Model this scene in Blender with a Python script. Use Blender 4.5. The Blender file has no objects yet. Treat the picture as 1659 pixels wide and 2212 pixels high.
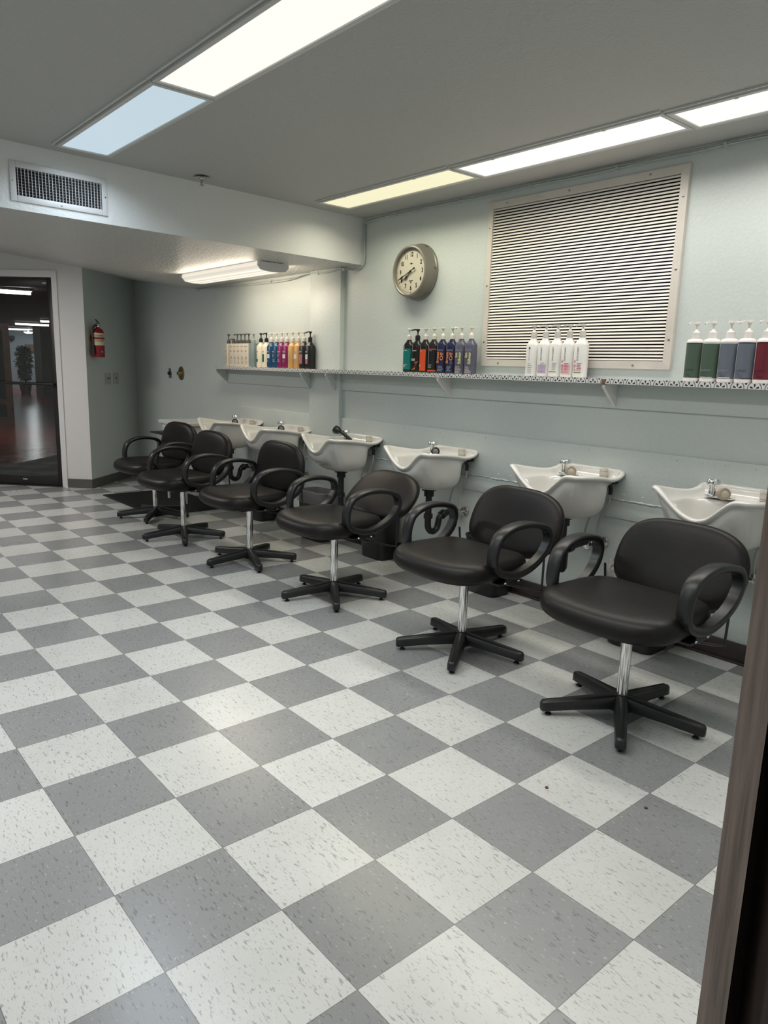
import bpy, bmesh, math, random
from mathutils import Vector, Matrix
random.seed(7)
S = bpy.context.scene
COL = S.collection
PI = math.pi
R = math.radians

# ------------------------------------------------------------------ materials
def new_mat(name):
    m = bpy.data.materials.new(name); m.use_nodes = True
    nt = m.node_tree; b = nt.nodes['Principled BSDF']
    return m, nt, b

def mat(name, col, rough=0.5, metal=0.0, bump=0.0, scale=40.0, var=0.0, spec=0.5, coat=0.0, stretch=None, detail=4.0):
    m, nt, b = new_mat(name)
    b.inputs['Base Color'].default_value = (*col, 1); b.inputs['Roughness'].default_value = rough
    b.inputs['Metallic'].default_value = metal; b.inputs['Specular IOR Level'].default_value = spec
    if coat: b.inputs['Coat Weight'].default_value = coat; b.inputs['Coat Roughness'].default_value = 0.12
    if bump or var:
        tc = nt.nodes.new('ShaderNodeTexCoord'); src = tc.outputs['Object']
        if stretch:
            mp = nt.nodes.new('ShaderNodeMapping'); mp.inputs['Scale'].default_value = stretch
            nt.links.new(src, mp.inputs['Vector']); src = mp.outputs['Vector']
        n = nt.nodes.new('ShaderNodeTexNoise'); n.inputs['Scale'].default_value = scale; n.inputs['Detail'].default_value = detail
        nt.links.new(src, n.inputs['Vector'])
        if bump:
            bp = nt.nodes.new('ShaderNodeBump'); bp.inputs['Strength'].default_value = bump; bp.inputs['Distance'].default_value = 0.02 if bump >= 1 else 0.01
            nt.links.new(n.outputs['Fac'], bp.inputs['Height']); nt.links.new(bp.outputs['Normal'], b.inputs['Normal'])
        if var:
            r = nt.nodes.new('ShaderNodeValToRGB')
            r.color_ramp.elements[0].position = 0.3; r.color_ramp.elements[1].position = 0.7
            r.color_ramp.elements[0].color = (*[c * (1 - var) for c in col], 1)
            r.color_ramp.elements[1].color = (*[min(1, c * (1 + var)) for c in col], 1)
            nt.links.new(n.outputs['Fac'], r.inputs['Fac']); nt.links.new(r.outputs['Color'], b.inputs['Base Color'])
    return m

def emit(name, col, strength, rib=None, dirt=False):
    m, nt, b = new_mat(name)
    b.inputs['Base Color'].default_value = (0.06, 0.06, 0.06, 1); b.inputs['Roughness'].default_value = 0.45
    b.inputs['Emission Color'].default_value = (*col, 1); b.inputs['Emission Strength'].default_value = strength
    if rib:
        tc = nt.nodes.new('ShaderNodeTexCoord'); w = nt.nodes.new('ShaderNodeTexWave')
        w.bands_direction = rib[0]; w.inputs['Scale'].default_value = rib[1]; w.inputs['Distortion'].default_value = 0
        nt.links.new(tc.outputs['Object'], w.inputs['Vector'])
        mr = nt.nodes.new('ShaderNodeMapRange'); mr.inputs['To Min'].default_value = strength * (1 - rib[2]); mr.inputs['To Max'].default_value = strength * (1 + rib[2] * .3)
        nt.links.new(w.outputs['Fac'], mr.inputs['Value']); nt.links.new(mr.outputs['Result'], b.inputs['Emission Strength'])
    return m

def glass(name, col=(1, 1, 1), rough=0.0, ior=1.45):
    m, nt, b = new_mat(name)
    b.inputs['Base Color'].default_value = (*col, 1); b.inputs['Roughness'].default_value = rough
    b.inputs['Transmission Weight'].default_value = 1.0; b.inputs['IOR'].default_value = ior
    return m

T = 0.3048
def floor_mat():
    m, nt, b = new_mat('checker_vinyl_tile'); N = nt.nodes; L = nt.links
    def math_(op, a, bb=None, c=None):
        n = N.new('ShaderNodeMath'); n.operation = op
        for i, v in enumerate((a, bb, c)):
            if v is None: continue
            if isinstance(v, (int, float)): n.inputs[i].default_value = v
            else: L.new(v, n.inputs[i])
        return n.outputs[0]
    def mix(f, a, bb):
        n = N.new('ShaderNodeMix'); n.data_type = 'RGBA'
        if isinstance(f, (int, float)): n.inputs[0].default_value = f
        else: L.new(f, n.inputs[0])
        for i, v in ((6, a), (7, bb)):
            if isinstance(v, tuple): n.inputs[i].default_value = (*v, 1)
            else: L.new(v, n.inputs[i])
        return n.outputs[2]
    tc = N.new('ShaderNodeTexCoord'); sx = N.new('ShaderNodeSeparateXYZ'); L.new(tc.outputs['Object'], sx.inputs[0])
    ix = math_('DIVIDE', sx.outputs[0], T); iy = math_('DIVIDE', sx.outputs[1], T)
    fx = math_('FLOOR', ix); fy = math_('FLOOR', iy)
    par = math_('FLOORED_MODULO', math_('ADD', fx, fy), 2.0)          # 0 = grey tile, 1 = white tile
    ux = math_('FRACT', ix); uy = math_('FRACT', iy)
    dx = math_('MINIMUM', ux, math_('SUBTRACT', 1.0, ux)); dy = math_('MINIMUM', uy, math_('SUBTRACT', 1.0, uy))
    seam = math_('LESS_THAN', math_('MINIMUM', dx, dy), 0.0032)
    cell = N.new('ShaderNodeCombineXYZ'); L.new(fx, cell.inputs[0]); L.new(fy, cell.inputs[1])
    wn = N.new('ShaderNodeTexWhiteNoise'); L.new(cell.outputs[0], wn.inputs['Vector'])
    # every tile gets its own piece of the chip pattern
    off = N.new('ShaderNodeVectorMath'); off.operation = 'MULTIPLY_ADD'
    L.new(wn.outputs['Color'], off.inputs[0]); off.inputs[1].default_value = (30, 30, 30); L.new(tc.outputs['Object'], off.inputs[2])
    def flecks(scale, stretch, rot, lo):
        mp = N.new('ShaderNodeMapping'); mp.inputs['Scale'].default_value = stretch; mp.inputs['Rotation'].default_value = (0, 0, rot)
        L.new(off.outputs[0], mp.inputs['Vector'])
        v = N.new('ShaderNodeTexNoise'); v.inputs['Scale'].default_value = scale; v.inputs['Detail'].default_value = 2.0; v.inputs['Roughness'].default_value = .6
        L.new(mp.outputs[0], v.inputs['Vector'])
        return math_('MULTIPLY', math_('SUBTRACT', v.outputs['Fac'], lo), 14.0)
    def clamp(x):
        n = N.new('ShaderNodeClamp'); L.new(x, n.inputs[0]); return n.outputs[0]
    f1 = clamp(flecks(72, (2.0, .55, 1), 2.45, .603)); f2 = clamp(flecks(120, (1.9, .6, 1), 2.3, .62)); f3 = clamp(flecks(100, (1.7, .65, 1), 2.6, .645))
    soft = N.new('ShaderNodeTexNoise'); soft.inputs['Scale'].default_value = 5; soft.inputs['Detail'].default_value = 6; L.new(off.outputs[0], soft.inputs['Vector'])
    wear = N.new('ShaderNodeTexNoise'); wear.inputs['Scale'].default_value = 1.3; wear.inputs['Detail'].default_value = 5; L.new(tc.outputs['Object'], wear.inputs['Vector'])
    white = mix(soft.outputs['Fac'], (.545, .55, .532), (.665, .67, .655))
    white = mix(math_('MULTIPLY', f1, .62), white, (.22, .22, .21)); white = mix(math_('MULTIPLY', f2, .5), white, (.28, .26, .23))
    grey = mix(soft.outputs['Fac'], (.240, .245, .247), (.295, .30, .304))
    grey = mix(math_('MULTIPLY', f1, .55), grey, (.09, .09, .09)); grey = mix(math_('MULTIPLY', f3, .55), grey, (.52, .52, .50))
    c = mix(par, grey, white)
    tint = math_('MULTIPLY_ADD', wn.outputs['Value'], .10, .95)
    tn = N.new('ShaderNodeMix'); tn.data_type = 'RGBA'; tn.blend_type = 'MULTIPLY'; tn.inputs[0].default_value = 1.0
    cc = N.new('ShaderNodeCombineXYZ'); [L.new(tint, cc.inputs[i]) for i in range(3)]
    L.new(c, tn.inputs[6]); L.new(cc.outputs[0], tn.inputs[7])
    c = mix(math_('MULTIPLY', seam, .75), tn.outputs[2], (.10, .095, .09))
    L.new(c, b.inputs['Base Color'])
    ro = math_('MULTIPLY_ADD', wear.outputs['Fac'], .16, .17); L.new(ro, b.inputs['Roughness'])
    b.inputs['Specular IOR Level'].default_value = .5
    bp = N.new('ShaderNodeBump'); bp.inputs['Strength'].default_value = .12; bp.inputs['Distance'].default_value = .004
    L.new(math_('SUBTRACT', soft.outputs['Fac'], seam), bp.inputs['Height']); L.new(bp.outputs['Normal'], b.inputs['Normal'])
    return m

def edging_mat():
    """white self-adhesive edging with a black and grey floral tile print"""
    m, nt, b = new_mat('floral_print'); N = nt.nodes; L = nt.links
    def M(op, a, bb=None):
        n = N.new('ShaderNodeMath'); n.operation = op
        for i, v in enumerate((a, bb)):
            if v is None: continue
            if isinstance(v, (int, float)): n.inputs[i].default_value = v
            else: L.new(v, n.inputs[i])
        return n.outputs[0]
    tc = N.new('ShaderNodeTexCoord'); sx = N.new('ShaderNodeSeparateXYZ'); L.new(tc.outputs['Object'], sx.inputs[0])
    P = .074
    u = M('SUBTRACT', M('FRACT', M('DIVIDE', sx.outputs[1], P)), .5)
    v = M('DIVIDE', M('ADD', sx.outputs[2], M('ADD', .024, M('MULTIPLY', sx.outputs[0], .8))), P)
    r = M('SQRT', M('ADD', M('MULTIPLY', u, u), M('MULTIPLY', v, v)))
    an = M('ARCTAN2', v, u)
    petal = M('ABSOLUTE', M('SINE', M('MULTIPLY', M('ADD', an, .31), 2.5)))
    dark = M('MULTIPLY', M('GREATER_THAN', petal, .80), M('MULTIPLY', M('GREATER_THAN', r, .075), M('LESS_THAN', r, .27)))
    ring = M('MULTIPLY', M('GREATER_THAN', r, .37), M('LESS_THAN', r, .43))
    dot = M('LESS_THAN', M('SQRT', M('ADD', M('POWER', M('SUBTRACT', M('ABSOLUTE', u), .5), 2.0), M('POWER', M('SUBTRACT', v, .28), 2.0))), .07)
    dk = M('MAXIMUM', dark, dot)
    def mix(f, a, bb):
        n = N.new('ShaderNodeMix'); n.data_type = 'RGBA'; L.new(f, n.inputs[0])
        for i, vv in ((6, a), (7, bb)):
            if isinstance(vv, tuple): n.inputs[i].default_value = (*vv, 1)
            else: L.new(vv, n.inputs[i])
        return n.outputs[2]
    c = mix(ring, (.68, .68, .68), (.17, .17, .17)); c = mix(dk, c, (.012, .012, .014))
    L.new(c, b.inputs['Base Color']); b.inputs['Roughness'].default_value = .4
    return m

M_ = {}
M_['floor'] = floor_mat()
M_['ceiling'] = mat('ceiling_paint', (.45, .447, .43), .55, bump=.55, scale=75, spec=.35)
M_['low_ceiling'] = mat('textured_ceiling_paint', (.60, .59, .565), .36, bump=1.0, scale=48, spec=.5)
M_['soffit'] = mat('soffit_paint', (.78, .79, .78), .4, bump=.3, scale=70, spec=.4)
M_['wall'] = mat('pale_green_paint', (.565, .611, .592), .38, bump=.10, scale=60, spec=.45, var=.02)
M_['wall_dim'] = mat('pale_green_paint_alcove', (.57, .62, .60), .5, bump=.08, scale=60, spec=.35)
M_['wall_white'] = mat('white_wall_paint', (.72, .71, .70), .55, bump=.08, scale=60, spec=.3)
M_['trim_white'] = mat('white_trim_paint', (.74, .73, .72), .35)
M_['base_grey'] = mat('grey_rubber_base', (.10, .10, .09), .45)
M_['base_brown'] = mat('brown_rubber_base', (.045, .032, .03), .38, bump=.05)
M_['wood'] = mat('dark_stained_wood', (.21, .155, .127), .45, bump=.15, scale=9, var=.4, stretch=(9, 9, .55), detail=8)
M_['wood_shaded'] = mat('shaded_recess_wood', (.055, .036, .030), .5, bump=.15, scale=9, var=.35, stretch=(9, 9, .55), detail=8)  # darker copy of the jamb wood, recess shade put into the colour
M_['lamp_frame'] = mat('lamp_frame_paint', (.60, .60, .58), .4)
M_['grille'] = mat('cream_painted_metal', (.74, .695, .635), .42, var=.04, scale=12)
M_['grille_frame'] = mat('cream_painted_frame', (.62, .575, .52), .45, var=.05, scale=9)
M_['void'] = mat('dark_void', (.008, .008, .009), .9)  # near-black colour standing in for the unlit depth behind openings
M_['screw'] = mat('screw_metal', (.35, .33, .30), .35, 1)
M_['vent'] = mat('vent_metal', (.70, .70, .70), .4)
M_['chrome'] = mat('chrome', (.82, .82, .82), .08, 1)
M_['chrome_dull'] = mat('dull_chrome', (.55, .53, .50), .25, 1)
M_['brass'] = mat('aged_brass', (.32, .26, .14), .35, 1)
M_['black_plastic'] = mat('black_plastic', (.012, .012, .013), .38, bump=.03, scale=200)
M_['black_gloss'] = mat('black_gloss_plastic', (.01, .01, .011), .2)
M_['vinyl'] = mat('black_vinyl', (.0080, .0066, .0062), .42, bump=.06, scale=260, spec=.28)
M_['ceramic'] = mat('white_ceramic', (.66, .645, .615), .12, spec=.5, coat=.4)
M_['clear'] = glass('clear_plastic', (.95, .95, .95), .12)
M_['liner'] = glass('clear_bag', (.9, .9, .9), .15, 1.15)
M_['grey_bag'] = mat('grey_bag', (.34, .33, .33), .35, bump=.3, scale=30)
M_['rubber_mat'] = mat('ribbed_black_rubber', (.012, .012, .013), .6, bump=.5, scale=30, stretch=(1, 9, 1))
M_['white_plastic'] = mat('white_plastic', (.72, .72, .71), .35)
M_['off_white'] = mat('off_white_plastic', (.72, .68, .60), .38)
M_['tan_spray'] = mat('tan_nozzle', (.30, .25, .18), .4, bump=.3, scale=150)
M_['edging'] = edging_mat()
M_['shelf'] = mat('shelf_paint', (.62, .64, .63), .5)
M_['clock_case'] = mat('grey_clock_case', (.22, .205, .178), .35, .35)
M_['clock_face'] = mat('cream_clock_face', (.52, .485, .395), .5)
M_['ink'] = mat('black_ink', (.012, .011, .010), .5)
M_['ink_grey'] = mat('grey_ink', (.22, .21, .19), .5)
M_['red'] = mat('red_enamel', (.24, .008, .014), .28)
M_['label_cream'] = mat('cream_label', (.62, .57, .36), .5)
M_['bronze'] = mat('dark_bronze_metal', (.022, .019, .018), .4, .2)
M_['pane'] = glass('door_glass', (.92, .95, .95), 0.0, 1.45)
M_['corridor_floor'] = mat('red_brown_tile', (.50, .075, .052), .20, bump=.30, scale=6, var=.25, spec=.3)
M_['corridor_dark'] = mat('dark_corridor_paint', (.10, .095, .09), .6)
M_['corridor_white'] = mat('pale_blue_paint', (.45, .55, .60), .6)
M_['case_wood'] = mat('brown_wood_frame', (.20, .10, .05), .4, var=.2, scale=5)
M_['leaf'] = mat('leaf_green', (.03, .07, .03), .4)
M_['bark'] = mat('bark', (.10, .07, .05), .7)
M_['pot'] = mat('dark_pot', (.08, .04, .035), .5)
M_['wire'] = mat('painted_cable', (.50, .53, .50), .45)
M_['hose'] = mat('grey_hose', (.36, .36, .34), .4)
M_['plate'] = mat('switch_plate', (.44, .47, .44), .4)
M_['caulk'] = mat('caulk', (.68, .71, .67), .5, bump=.6, scale=90)
M_['crumb'] = mat('brown_crumb', (.10, .045, .03), .7)
def flat(name, c, rough=.35): 
    if name not in M_: M_[name] = mat(name, c, rough)
    return M_[name]

# ------------------------------------------------------------------ geometry helpers
def V(*a): return Vector(a)
def add(bm, verts, faces, mi=0):
    vs = [bm.verts.new(v) for v in verts]; out = []
    for f in faces:
        try:
            fc = bm.faces.new([vs[i] for i in f]); fc.material_index = mi; out.append(fc)
        except ValueError: pass
    return vs, out

def loft(bm, rings, cap0=False, cap1=False, closed=True, mi=0):
    n = len(rings[0]); vs = [[bm.verts.new(p) for p in r] for r in rings]
    rng = n if closed else n - 1
    for a, b in zip(vs[:-1], vs[1:]):
        for i in range(rng):
            j = (i + 1) % n
            try: bm.faces.new((a[i], a[j], b[j], b[i])).material_index = mi
            except ValueError: pass
    if cap0: bm.faces.new(list(reversed(vs[0]))).material_index = mi
    if cap1: bm.faces.new(vs[-1]).material_index = mi

def box(bm, c, s, rz=0.0, bevel=0.0, mi=0, rot=None, seg=2):
    b2 = bmesh.new(); bmesh.ops.create_cube(b2, size=1)
    bmesh.ops.scale(b2, vec=Vector(s), verts=b2.verts)
    if bevel: bmesh.ops.bevel(b2, geom=b2.edges[:], offset=min(bevel, min(s) * .49), segments=seg, affect='EDGES', profile=.5)
    mtx = Matrix.Translation(Vector(c)) @ (rot.to_4x4() if rot else Matrix.Rotation(rz, 4, 'Z'))
    b2.verts.ensure_lookup_table(); b2.verts.index_update()
    add(bm, [mtx @ v.co for v in b2.verts], [[v.index for v in f.verts] for f in b2.faces], mi); b2.free()

def bx(bm, x0, x1, y0, y1, z0, z1, bevel=0, mi=0): box(bm, ((x0+x1)/2, (y0+y1)/2, (z0+z1)/2), (abs(x1-x0), abs(y1-y0), abs(z1-z0)), 0, bevel, mi)

def prism(bm, poly, z0, z1, mi=0):
    """plan polygon (x, y), counter-clockwise, pulled from z0 to z1 (numbers or per-vertex lists)"""
    n = len(poly); z0 = [z0]*n if isinstance(z0, (int, float)) else z0; z1 = [z1]*n if isinstance(z1, (int, float)) else z1
    vs = [(p[0], p[1], z) for p, z in zip(poly, z0)] + [(p[0], p[1], z) for p, z in zip(poly, z1)]
    fs = [list(range(n))[::-1], list(range(n, 2*n))] + [[i, (i+1) % n, n+(i+1) % n, n+i] for i in range(n)]
    add(bm, vs, fs, mi)

def lathe(bm, prof, n=24, mtx=None, mi=0, cap0=True, cap1=True):
    mtx = mtx or Matrix.Identity(4); rings = []
    for r, z in prof: rings.append([mtx @ V(max(r, 1e-4)*math.cos(2*PI*i/n), max(r, 1e-4)*math.sin(2*PI*i/n), z) for i in range(n)])
    loft(bm, rings, cap0, cap1, True, mi)

def axis_mtx(p, d):
    d = Vector(d).normalized(); return Matrix.Translation(Vector(p)) @ d.to_track_quat('Z', 'Y').to_matrix().to_4x4()

def cyl(bm, p, q, r, n=16, mi=0, r2=None):
    p, q = Vector(p), Vector(q); lathe(bm, [(r, 0), (r2 if r2 is not None else r, (q-p).length)], n, axis_mtx(p, q-p), mi)

def smooth_path(pts, k=6, closed=False):
    P = [Vector(p) for p in pts]; n = len(P); out = []
    for i in range(n if closed else n-1):
        if closed: a, b, c, d = P[(i-1) % n], P[i], P[(i+1) % n], P[(i+2) % n]
        else: a, b, c, d = P[max(i-1, 0)], P[i], P[i+1], P[min(i+2, n-1)]
        for j in range(k):
            t = j/k; out.append(.5*((2*b)+(c-a)*t+(2*a-5*b+4*c-d)*t*t+(-a+3*b-3*c+d)*t**3))
    if not closed: out.append(P[-1])
    return out

def sweep(bm, pts, sec, closed=False, up=None, mi=0):
    """sec(i, n) -> list of (a, b) across the path; a along the side vector, b along the normal"""
    n = len(pts); rings = []; nrm = None
    for i, p in enumerate(pts):
        t = ((pts[(i+1) % n] - pts[i-1]) if closed else (pts[min(i+1, n-1)] - pts[max(i-1, 0)])).normalized()
        if up is not None: s = Vector(up) - t*Vector(up).dot(t); s.normalize()
        else:
            if nrm is None: nrm = t.orthogonal()
            nrm = (nrm - t*nrm.dot(t)).normalized(); s = nrm
        m = t.cross(s); rings.append([p + s*a + m*b for a, b in sec(i, n)])
    if closed: rings.append(rings[0])
    if closed:
        k = len(rings[0]); vs = [[bm.verts.new(q) for q in r] for r in rings[:-1]]
        for a, b in zip(vs, vs[1:]+vs[:1]):
            for i in range(k):
                bm.faces.new((a[i], a[(i+1) % k], b[(i+1) % k], b[i])).material_index = mi
    else: loft(bm, rings, True, True, True, mi)

def tube(bm, pts, r, n=10, closed=False, mi=0, k=0):
    P = smooth_path(pts, k, closed) if k else [Vector(p) for p in pts]
    rr = r if callable(r) else (lambda i, m: r)
    sweep(bm, P, lambda i, m: [(rr(i, m)*math.cos(2*PI*j/n), rr(i, m)*math.sin(2*PI*j/n)) for j in range(n)], closed, None, mi)

_txt = {}
def text_shape(s, size):
    if (s, size) not in _txt:
        cu = bpy.data.curves.new('t', 'FONT'); cu.body = s; cu.size = size; cu.align_x = 'CENTER'; cu.align_y = 'CENTER'; cu.resolution_u = 3
        o = bpy.data.objects.new('t', cu); COL.objects.link(o)
        dg = bpy.context.evaluated_depsgraph_get(); dg.update(); me = o.evaluated_get(dg).to_mesh()
        _txt[(s, size)] = ([(v.co.x, v.co.y) for v in me.vertices], [list(p.vertices) for p in me.polygons])
        bpy.data.objects.remove(o); bpy.data.curves.remove(cu)
    return _txt[(s, size)]

def text(bm, s, size, fn, u0=0, v0=0, rot=0, mi=0, sx=1.0, bold=0.0):
    vs, fs = text_shape(s, size); c, sn = math.cos(rot), math.sin(rot)
    for db in ((0, 0), (bold, 0), (0, bold)) if bold else ((0, 0),):
        add(bm, [fn(u0 + (x*sx+db[0])*c - (y+db[1])*sn, v0 + (x*sx+db[0])*sn + (y+db[1])*c) for x, y in vs], fs, mi)

def obj(name, bm, mats, parent=None, smooth=40, subsurf=0, loc=None, rot=None, fix=True):
    me = bpy.data.meshes.new(name)
    if fix: bmesh.ops.recalc_face_normals(bm, faces=bm.faces[:])
    bm.to_mesh(me); bm.free()
    for m in (mats if isinstance(mats, (list, tuple)) else [mats]): me.materials.append(m)
    if smooth:
        for p in me.polygons: p.use_smooth = True
        if smooth < 180: me.set_sharp_from_angle(angle=R(smooth))
    o = bpy.data.objects.new(name, me); COL.objects.link(o)
    if parent: o.parent = parent
    if loc: o.location = loc
    if rot: o.rotation_euler = rot
    if subsurf:
        md = o.modifiers.new('subsurf', 'SUBSURF'); md.levels = subsurf; md.render_levels = subsurf
    return o

def tag(o, label=None, cat=None, group=None, kind=None):
    if label: o['label'] = label
    if cat: o['category'] = cat
    if group: o['group'] = group
    if kind: o['kind'] = kind
    return o
def thing(name, label, cat, loc=(0, 0, 0), rz=0, group=None):
    o = bpy.data.objects.new(name, None); COL.objects.link(o); o.empty_display_size = .05
    o.location = loc; o.rotation_euler = (0, 0, rz); return tag(o, label, cat, group)
def struct(name, bm, m, label=None, smooth=30, parent=None): return tag(obj(name, bm, m, parent, smooth), label, None, None, 'structure')
def dup(root, loc=None, rz=None, label=None, group=None):
    r = root.copy(); COL.objects.link(r)
    if loc is not None: r.location = loc
    if rz is not None: r.rotation_euler = (0, 0, rz)
    if label: r['label'] = label
    if group: r['group'] = group
    for ch in list(root.children):
        c = ch.copy(); COL.objects.link(c); c.parent = r
        for g in list(ch.children):
            d = g.copy(); COL.objects.link(d); d.parent = c
    return r
def kid(root, name):
    for c in root.children:
        if c.name.split('.')[0] == name: return c
B = bmesh.new

# ------------------------------------------------------------------ the room
XW = 2.88; ZC = 2.39; YN = -1.04; XL = -1.9
P0 = Vector((2.047, 6.438)); P1 = Vector((2.88, 7.22))
dD = Vector((-.699, .715)); nD = Vector((.715, .699))             # door wall direction, outward normal (to the corridor)
eD = (P1 - P0).normalized(); nE = Vector((-eD.y, eD.x))
def D(s, o=0): p = P0 + dD*s + nD*o; return (p.x, p.y)
def E_(s, o=0): p = P0 + eD*s + nE*o; return (p.x, p.y)
sL = (XL - P0.x)/dD.x; YL = P0.y + dD.y*sL

bm = B(); prism(bm, [(XL, -3.2), (XW+.1, -3.2), (XW+.1, P1.y+.1), (P1.x, P1.y+.1), (P0.x, P0.y), (XL, YL)], -.06, 0)
struct('floor', bm, M_['floor'], 'grey and white checkerboard vinyl tile floor', 0)

bm = B(); bx(bm, XW, XW+.15, -3.2, P1.y+.2, 0, 3.0); struct('wall_right', bm, M_['wall'], 'pale green wall behind the row of shampoo sinks')
bm = B(); bx(bm, XW-.040, XW+.02, 3.165, 3.563, 0, 2.07, .002); struct('trim_1', bm, M_['wall'], 'shallow pale green pilaster standing out of the sink wall')
# boards screwed to the wall behind the sinks
bm = B(); bx(bm, XW-.016, XW+.01, YN, 3.165, 1.168, 1.297, .002); bx(bm, XW-.016, XW+.01, 3.563, 4.985, 1.168, 1.297, .002)
struct('trim_2', bm, M_['wall'], 'pale green ledger board under the shelf')
bm = B(); bx(bm, XW-.018, XW+.01, YN, 3.165, .690, .957, .002); bx(bm, XW-.018, XW+.01, 3.563, 4.74, .690, .957, .002)
bx(bm, XW-.010, XW+.01, YN, 3.165, .588, .689, .002); bx(bm, XW-.010, XW+.01, 3.563, 4.74, .588, .689, .002)
rnd = random.Random(3)
for (a, b_) in ((YN, 3.1), (3.6, 4.7)):                                # lumpy painted caulk along the lower board edge
    pts = []; y = a
    while y < b_: pts.append(V(XW-.0165, y, .690+rnd.uniform(-.003, .003))); y += .016
    rad = [rnd.uniform(.0015, .004)+.004*abs(math.sin(q*.11))*rnd.random() for q in range(len(pts))]; tube(bm, pts, lambda i, n: rad[i], 6)
for k in range(34): lathe(bm, [(.006, 0), (.004, .003)], 8, axis_mtx((XW-.018, YN+.1+k*.125+rnd.uniform(-.03, .03), rnd.choice((.935, .72))), (-1, 0, 0)))
struct('trim_3', bm, M_['wall'], 'pale green backing boards behind the sinks')
bm = B(); bx(bm, XW-.012, XW+.01, YN, 3.165, 0, .10, .003); bx(bm, XW-.052, XW+.01, 3.165, 3.563, 0, .10, .003); bx(bm, XW-.012, XW+.01, 3.563, P1.y, 0, .10, .003)
bx(bm, XW-.022, XW+.01, YN, 3.165, 0, .012, .003)
struct('baseboard_right', bm, M_['base_brown'], 'dark brown base moulding under the sinks')

# the wall with the extinguisher, at 45 degrees, and the white wall with the glass door
bm = B(); prism(bm, [E_(0), E_(1.17), E_(1.17, .12), E_(0, .12)], 0, 2.9); struct('wall_corner', bm, M_['wall_dim'], 'dim green alcove wall with the extinguisher')
bm = B(); prism(bm, [E_(0, -.010), E_(1.14, -.010), E_(1.14, .01), E_(0, .01)], 0, .095); prism(bm, [D(-.006, -.01), D(-.006, .01), D(.262, .01), D(.262, -.01)], 0, .095)
struct('baseboard_corner', bm, M_['base_grey'], 'grey rubber baseboard round the white corner')
bm = B()
prism(bm, [D(0), D(0, .12), D(.30, .12), D(.30)], 0, 3.1); prism(bm, [D(.30), D(.30, .12), D(1.30, .12), D(1.30)], 2.16, 3.1)
prism(bm, [D(1.30), D(1.30, .12), D(sL+.2, .12), D(sL+.2)], 0, 3.3); struct('wall_back', bm, M_['wall_white'], 'white wall around the glass door')
bm = B()
for s0, s1, z0, z1 in ((.267, .322, 0, 2.215), (1.278, 1.333, 0, 2.215), (.322, 1.278, 2.15, 2.215)):
    prism(bm, [D(s0, -.014), D(s0, .10), D(s1, .10), D(s1, -.014)], z0, z1)
struct('trim_4', bm, M_['trim_white'], 'white casing round the glass door')
bm = B(); bx(bm, XL-.12, XL, -3.2, YL+.2, 0, 3.3); struct('wall_left', bm, M_['wall'], 'pale green wall opposite the sinks')
bm = B(); bx(bm, .345, XW+.1, YN-.12, YN, 0, 2.5); bx(bm, XL, -.80, YN-.12, YN, 0, 2.5); bx(bm, -.80, .345, YN-.12, YN, 2.12, 2.5)
struct('wall_front', bm, M_['wall'], 'pale green wall beside the doorway with the wooden jamb')

# main ceiling with openings for the lamps is one slab; the lamps are let into it
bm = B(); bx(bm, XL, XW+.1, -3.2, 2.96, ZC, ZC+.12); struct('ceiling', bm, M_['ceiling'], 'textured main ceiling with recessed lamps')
def soff_y(x): return 2.955 + .0555*(x-XW)
cr = lambda t: (XW - .78*t, 5.65 - .62*t)
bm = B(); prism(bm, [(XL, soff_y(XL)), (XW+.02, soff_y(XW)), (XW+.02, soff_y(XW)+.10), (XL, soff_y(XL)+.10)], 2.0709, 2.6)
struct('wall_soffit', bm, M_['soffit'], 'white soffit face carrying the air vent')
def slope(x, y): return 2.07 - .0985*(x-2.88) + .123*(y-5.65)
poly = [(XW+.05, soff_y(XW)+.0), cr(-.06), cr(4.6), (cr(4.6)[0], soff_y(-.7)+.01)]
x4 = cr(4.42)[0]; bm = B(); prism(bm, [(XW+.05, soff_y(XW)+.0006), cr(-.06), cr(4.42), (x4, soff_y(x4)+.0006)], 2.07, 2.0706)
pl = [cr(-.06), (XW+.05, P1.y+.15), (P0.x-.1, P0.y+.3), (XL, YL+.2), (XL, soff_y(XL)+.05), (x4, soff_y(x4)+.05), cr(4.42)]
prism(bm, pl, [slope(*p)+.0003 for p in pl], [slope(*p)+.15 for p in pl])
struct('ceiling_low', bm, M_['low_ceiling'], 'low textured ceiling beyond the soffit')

# wooden door jamb the picture is taken past
Cx, Cy = -.556, -1.345
def az(d, a): return (Cx + d*math.cos(R(a)), Cy + d*math.sin(R(a)))
bm = B(); a0 = az(.93, 21.1); a1 = az(.90, 19.07); a2 = az(1.02, 18.9); a3 = az(1.05, 21.0)
prism(bm, [a1, a2, a3, a0], 0, 2.12)
t = struct('door_2', bm, M_['wood'], 'dark brown wooden door jamb close to the camera', 0)
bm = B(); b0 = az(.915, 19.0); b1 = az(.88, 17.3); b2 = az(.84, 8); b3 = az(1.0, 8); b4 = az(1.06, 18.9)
prism(bm, [b0, az(.935, 18.2), az(.89, 16.6), b2, b3, b4], 0, 2.12); struct('door_stop', bm, M_['wood_shaded'], None, 0, t)

# ------------------------------------------------------------------ recessed lamps and the light they give
def area(name, loc, sx, sy, power, col, rot=(0, 0, 0), spread=180):
    l = bpy.data.lights.new(name, 'AREA'); l.shape = 'RECTANGLE'; l.size = sx; l.size_y = sy; l.energy = power; l.color = col; l.spread = R(spread)
    o = bpy.data.objects.new(name, l); COL.objects.link(o); o.location = loc; o.rotation_euler = rot; return o

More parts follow.
